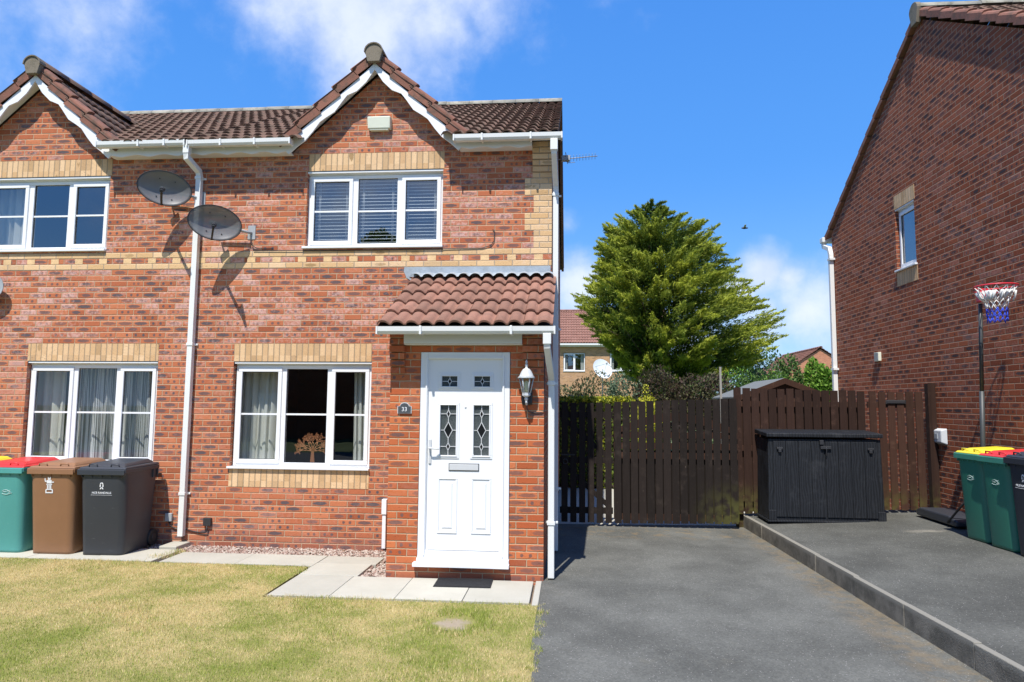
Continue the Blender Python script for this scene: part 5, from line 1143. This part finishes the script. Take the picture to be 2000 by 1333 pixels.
shrub(4.75, 11.2, 0, 1.25, .7, 2.35, 7000, Lg, 'dark green bush between the red shrub and the shed roof', seed=31)
shrub(2.15, 8.6, 0, .40, .4, 2.05, 2200, Ly, 'small golden yellow bush showing above the drive gate', seed=4)
shrub(6.2, 13.5, 0, 1.4, .9, 2.45, 9000, Lb, 'bright green bush behind the shed roof, right of the conifer', seed=5)
shrub(8.75, 14.4, 0, .85, .8, 3.35, 11000, Lb, 'bright green leafy bush next to the neighbouring downpipe', seed=6, L=(.08, .17), Wl=(.02, .045))
shrub(9.3, 14.0, 0, .9, .9, 3.1, 5000, Ls_, 'grey-green bush half hidden by the neighbouring house', seed=7)
shrub(7.15, 17.2, 0, .9, .8, 3.7, 5000, Ls_, 'loose grey-green shrub leaning out at the right foot of the conifer', seed=8, L=(.08, .16))
shrub(10.3, 25, 0, 1.3, 1.0, 4.5, 4500, Lg, 'distant green tree between the conifer and the orange brick gable', cat='tree', name='leafy_tree', seed=9, L=(.12, .25), Wl=(.03, .06))
def hedge(x, y, z0, hx, hy, h, n, m_, label, seed):
    rg = np.random.default_rng(seed); r = thing('hedge', (x, y, z0), label, 'hedge'); u = rg.uniform(size=(n, 3)); f = rg.integers(0, 3, n)
    C = np.stack([(u[:, 0]*2-1)*hx, (u[:, 1]*2-1)*hy, u[:, 2]*h], 1); C[f == 0, 2] = h; C[f == 1, 1] = -hy; C += rg.normal(size=C.shape)*.035
    D = rg.normal(size=(n, 3))*.7+np.array([0, -.3, .8]); D /= np.linalg.norm(D, axis=1)[:, None]; leafmesh('foliage', C, D, rg.uniform(.05, .1, n), rg.uniform(.015, .03, n), np.clip(rg.normal(size=n)*.3+.5*(f == 0), 0, 1), rg, m_, r)
    b = MB(); b.box(-hx+.05, hx-.05, -hy+.06, hy-.06, -.02, h-.07); b.build('inner_twigs', M_bark, r, local=True)
hedge(.35, 7.0, 0, 1.25, .3, 1.86, 15000, leafmat('clipped hedge leaves', (.05, .09, .015), (.13, .19, .03), (.62, .60, .05)), 'clipped hedge with a bright yellow-green top behind the pedestrian gate', 21)
for i, (x, lab) in enumerate(((.27, 'pale sawn tree stump above the hedge, left of the pair'), (.52, 'pale sawn tree stump above the hedge, right of the pair'))):
    r = thing('tree_stump', (x, 8.2, 0), lab, 'stump', 'tree stumps above the hedge'); b = MB(); b.tube([(0, 0, 0), (.0, 0, 1.9), (.01, 0, 1.98)], .09, 10, rr=[.11, .09, .085]); b.build('log', simple('sawn log', (.30, .22, .15), .9, .2, 12), r, local=True)
# washing line post
r = thing('line_post', (3.10, 4.9, -.04), 'slim grey wooden line post standing behind the drive gate', 'post'); b = MB(); b.hull8([(-.02, -.02, 0), (.02, -.02, 0), (.02, .02, 0), (-.02, .02, 0)], [(-.035, -.018, 2.54), (-.0, -.018, 2.54), (-.0, .018, 2.54), (-.035, .018, 2.54)]); b.build('pole', simple('weathered pole', (.30, .29, .26), .9), r, local=True)
# sheds
def shed(x, y, w_, d_, he, ha, label, c):
    r = thing('garden_shed', (x, y, -.04), label, 'shed'); b = MB(); b.prism([(-w_/2, 0), (w_/2, 0), (w_/2, he), (0, ha), (-w_/2, he)], lambda a, cc, q: (a, q, cc), -d_/2, d_/2); b.build('walls', M_fence, r, local=True)
    b = MB()
    for s_ in (-1, 1):
        p0, p1 = (s_*(w_/2+.12), he-.06), (0, ha+.03); b.hull8([(p0[0], -d_/2-.1, p0[1]), (p1[0], -d_/2-.1, p1[1]), (p1[0], d_/2+.1, p1[1]), (p0[0], d_/2+.1, p0[1])], [(p0[0], -d_/2-.1, p0[1]+.03), (p1[0], -d_/2-.1, p1[1]+.03), (p1[0], d_/2+.1, p1[1]+.03), (p0[0], d_/2+.1, p0[1]+.03)])
    b.build('roof', simple('grey roofing felt', (.15, .16, .155), .95, .15, 12), r, local=True)
    b = MB()
    for s_ in (-1, 1): b.hull8([(s_*(w_/2+.13), -d_/2-.125, he-.14), (0, -d_/2-.125, ha-.06), (0, -d_/2-.103, ha-.06), (s_*(w_/2+.13), -d_/2-.103, he-.14)], [(s_*(w_/2+.13), -d_/2-.125, he-.03), (0, -d_/2-.125, ha+.06), (0, -d_/2-.103, ha+.06), (s_*(w_/2+.13), -d_/2-.103, he-.03)])
    b.build('bargeboard', M_gate2, r, local=True)
shed(4.62, 7.2, 1.75, 2.1, 2.02, 2.32, 'small timber shed with a grey felt roof behind the picket fence', None)
# ------------------------------------------------------------------ FAR HOUSES
fh = thing('brick_house', (1.0, 32, 0), 'tan brick house with a brown tiled roof behind the conifer', 'house')
mb = MB(); wall(mb, [(-7, -.2), (6.0, -.2), (6.0, 5.3), (-7, 5.3)], [rect(-.14, 1.14, 3.66, 4.76), rect(2.56, 3.84, 3.66, 4.76)], FY(31.7), .1)
mb.add([(6, 31.7, 0), (6, 39, 0), (6, 39, 5.3), (6, 35.4, 7.7), (6, 31.7, 5.3)], [(0, 1, 2, 3, 4)]); mb.build('wall', M_far, fh)
for x0, lab in ((-.12, 'white two-light window at the left'), (2.58, 'white two-light window at the right')):
    window(fh, x0, x0+1.24, 3.69, 4.73, [(x0+.60, x0+.68)], y=31.76, bar=False, drip=False, sashes=[True, False], label=lab)
    b = MB(); b.box(x0-.1, x0+1.4, 32.1, 33, 3.5, 4.9); b.build('room', M_roomd, fh)
    b = MB(); b.box(x0+.05, x0+.22, 31.9, 31.93, 3.75, 4.7); b.box(x0+1.0, x0+1.2, 31.9, 31.93, 3.75, 4.7); b.build('curtains', M_cur, fh)
b = MB(); Uf = Vector((0, 3.85, 2.4)); tiles(b, (-7, 31.45, 5.3), (1, 0, 0), Uf, 13.3, Uf.length, 13, pitch=.16); b.build('roof', M_ftile, fh, fixn=False)
b = MB(); b.add([(6.25, 39.2, 5.3), (-7, 39.2, 5.3), (-7, 35.3, 7.72), (6.25, 35.3, 7.72)], [(0, 1, 2, 3)]); b.build('rear_roof', M_ftile, fh)
b = MB(); half_round(b, (-7, 35.3, 7.72), (6.3, 35.3, 7.72), .12, .45); b.build('ridge', M_ftile, fh)
b = MB(); b.box(-7, 6.2, 31.34, 31.46, 5.18, 5.28); b.box(-7, 6.2, 31.5, 31.68, 5.10, 5.2); b.build('gutter', M_gut, fh)
# big white dish in front of that house
r = thing('satellite_dish', (1.95, 27.5, 0), 'large white round satellite dish in front of the tan brick house', 'satellite dish'); b = MB(); n = Vector((.35, -.8, .45)).normalized(); uu = (Vector((0, 0, 1))-n*n.z).normalized(); ss_ = uu.cross(n); vs = []
for sd in (0, 1):
    for i in range(8):
        f = i/7
        for k in range(32): a = 2*math.pi*k/32; vs.append(ss_*.53*f*math.cos(a)+uu*.58*f*math.sin(a)+n*(.12*(f*f-1)-.01*sd))
fs = []
for sd in (0, 256):
    for i in range(7): fs += [(sd+i*32+k, sd+i*32+(k+1) % 32, sd+(i+1)*32+(k+1) % 32, sd+(i+1)*32+k) for k in range(32)]
b.add([v+Vector((0, 0, 3.62)) for v in vs], fs, True); b.build('reflector', simple('chalky white paint', (.62, .66, .66), .7, .06, 5), r, local=True)
b = MB(); b.tube([(0, .2, 0), (0, .2, 3.4), (0, .05, 3.6)], .035, 8); hd = Vector((0, 0, 3.62))+n*.5; b.tube([Vector((0, 0, 3.1)), hd], .012, 5); b.tube([Vector((-.45, 0, 3.7)), hd], .012, 5); b.tube([Vector((.45, 0, 3.7)), hd], .012, 5); b.tube([hd, hd+n*.1], .04, 8); b.build('mast', M_galv, r, local=True)
def farhouse(x, y, w_, d_, he, ha, m_, label, axis='gable'):
    r = thing('brick_house', (x, y, 0), label, 'house'); b = MB()
    if axis == 'gable': b.prism([(-w_/2, -.1), (w_/2, -.1), (w_/2, he), (0, ha), (-w_/2, he)], lambda a, c, q: (a, q, c), -d_/2, d_/2)
    else: b.prism([(-d_/2, -.1), (d_/2, -.1), (d_/2, he), (0, ha), (-d_/2, he)], lambda a, c, q: (q, a, c), -w_/2, w_/2)
    b.build('wall', m_, r, local=True); b = MB()
    if axis == 'gable':
        for s_ in (-1, 1): tiles(b, (s_*(w_/2+.25), d_/2+.15 if s_ < 0 else -d_/2-.15, he-.25), (0, -1 if s_ < 0 else 1, 0), (-s_*(w_/2+.25), 0, ha-he+.35), d_+.3, math.hypot(w_/2+.25, ha-he+.35), 11, pitch=.2)
    else: tiles(b, (-w_/2-.1, -d_/2-.25, he-.2), (1, 0, 0), (0, d_/2+.25, ha-he+.3), w_+.2, math.hypot(d_/2+.25, ha-he+.3), 11, pitch=.2)
    b.build('roof', M_ftile if axis != 'gable' else M_verge, r, local=True, fixn=False)
    b = MB()
    if axis == 'gable': half_round(b, (0, -d_/2-.15, ha+.12), (0, d_/2, ha+.12), .14, .45)
    else: half_round(b, (-w_/2, 0, ha+.12), (w_/2, 0, ha+.12), .14, .45)
    b.build('ridge', M_ftile, r, local=True)
farhouse(19.0, 49, 5.0, 9, 4.5, 6.0, M_far2, 'distant orange brick gable between the conifer and the bright bush')
farhouse(26.5, 66, 9, 8, 5.0, 6.6, M_far2, 'distant brown roof just above the bright green bush', 'side')
# bird
r = thing('bird', (7.886, 21.8, 9.53), 'small dark bird flying in the open sky', 'bird'); b = MB(); b.lathe([(0, -.15), (.03, -.10), (.05, 0), (.035, .09), (.028, .13), (.0, .17)], (0, 0, 0), 10); b.v = [(z, y, x) for x, y, z in b.v]; b.build('body', M_dark, r, local=True)
for s_ in (-1, 1): b = MB(); b.hull8([(-.05, 0, 0), (.06, 0, 0), (.03, s_*.22, .10), (-.04, s_*.2, .09)], [(-.05, 0, .012), (.06, 0, .012), (.03, s_*.22, .11), (-.04, s_*.2, .1)]); b.build('wing', M_galv if s_ < 0 else M_dark, r, local=True)
# ------------------------------------------------------------------ across the street (seen reflected in the window glass)
b = sheet([(-40, -16, -.06), (40, -16, -.06), (40, -10.5, -.06), (-40, -10.5, -.06)]); structure(b, 'road', simple('road asphalt', (.10, .10, .10), .85, .1, 4))
oh = thing('brick_house', (-7, -29, 0), 'brick house across the street, reflected in the downstairs window glass', 'house')
mb = MB(); mb.box(-22, 6, -34, -26, -.1, 5.0); mb.build('wall', M_dred, oh)
b = MB(); b.add([(-22.3, -25.7, 4.95), (6.3, -25.7, 4.95), (6.3, -30, 7.4), (-22.3, -30, 7.4)], [(0, 1, 2, 3)]); b.add([(-22.3, -34.3, 4.95), (6.3, -34.3, 4.95), (6.3, -30, 7.4), (-22.3, -30, 7.4)], [(0, 1, 2, 3)]); b.build('roof', M_tile, oh)
for x in (-16, -9, -3): b = MB(); b.box(x, x+1.6, -26.03, -25.95, 1, 2.2); b.build('window', M_pvc, oh)
ot = thing('leafy_tree', (-8.0, -20, 0), 'leafy street tree reflected in the upstairs window', 'tree')
rg = np.random.default_rng(77); v = rg.normal(size=(9000, 3)); v /= np.linalg.norm(v, axis=1)[:, None]; C = v*np.array([1.3, 1.3, 2.6])*rg.uniform(.3, 1, 9000)[:, None]+np.array([0, 0, 6.7]); D = v+rg.normal(size=v.shape)*.6; D /= np.linalg.norm(D, axis=1)[:, None]
leafmesh('crown', C, D, rg.uniform(.15, .3, 9000), rg.uniform(.04, .09, 9000), np.zeros(9000), rg, Lg, ot); b = MB(); b.tube([(0, 0, 0), (0, 0, 7)], .15, 8); b.build('trunk', M_bark, ot, local=True)
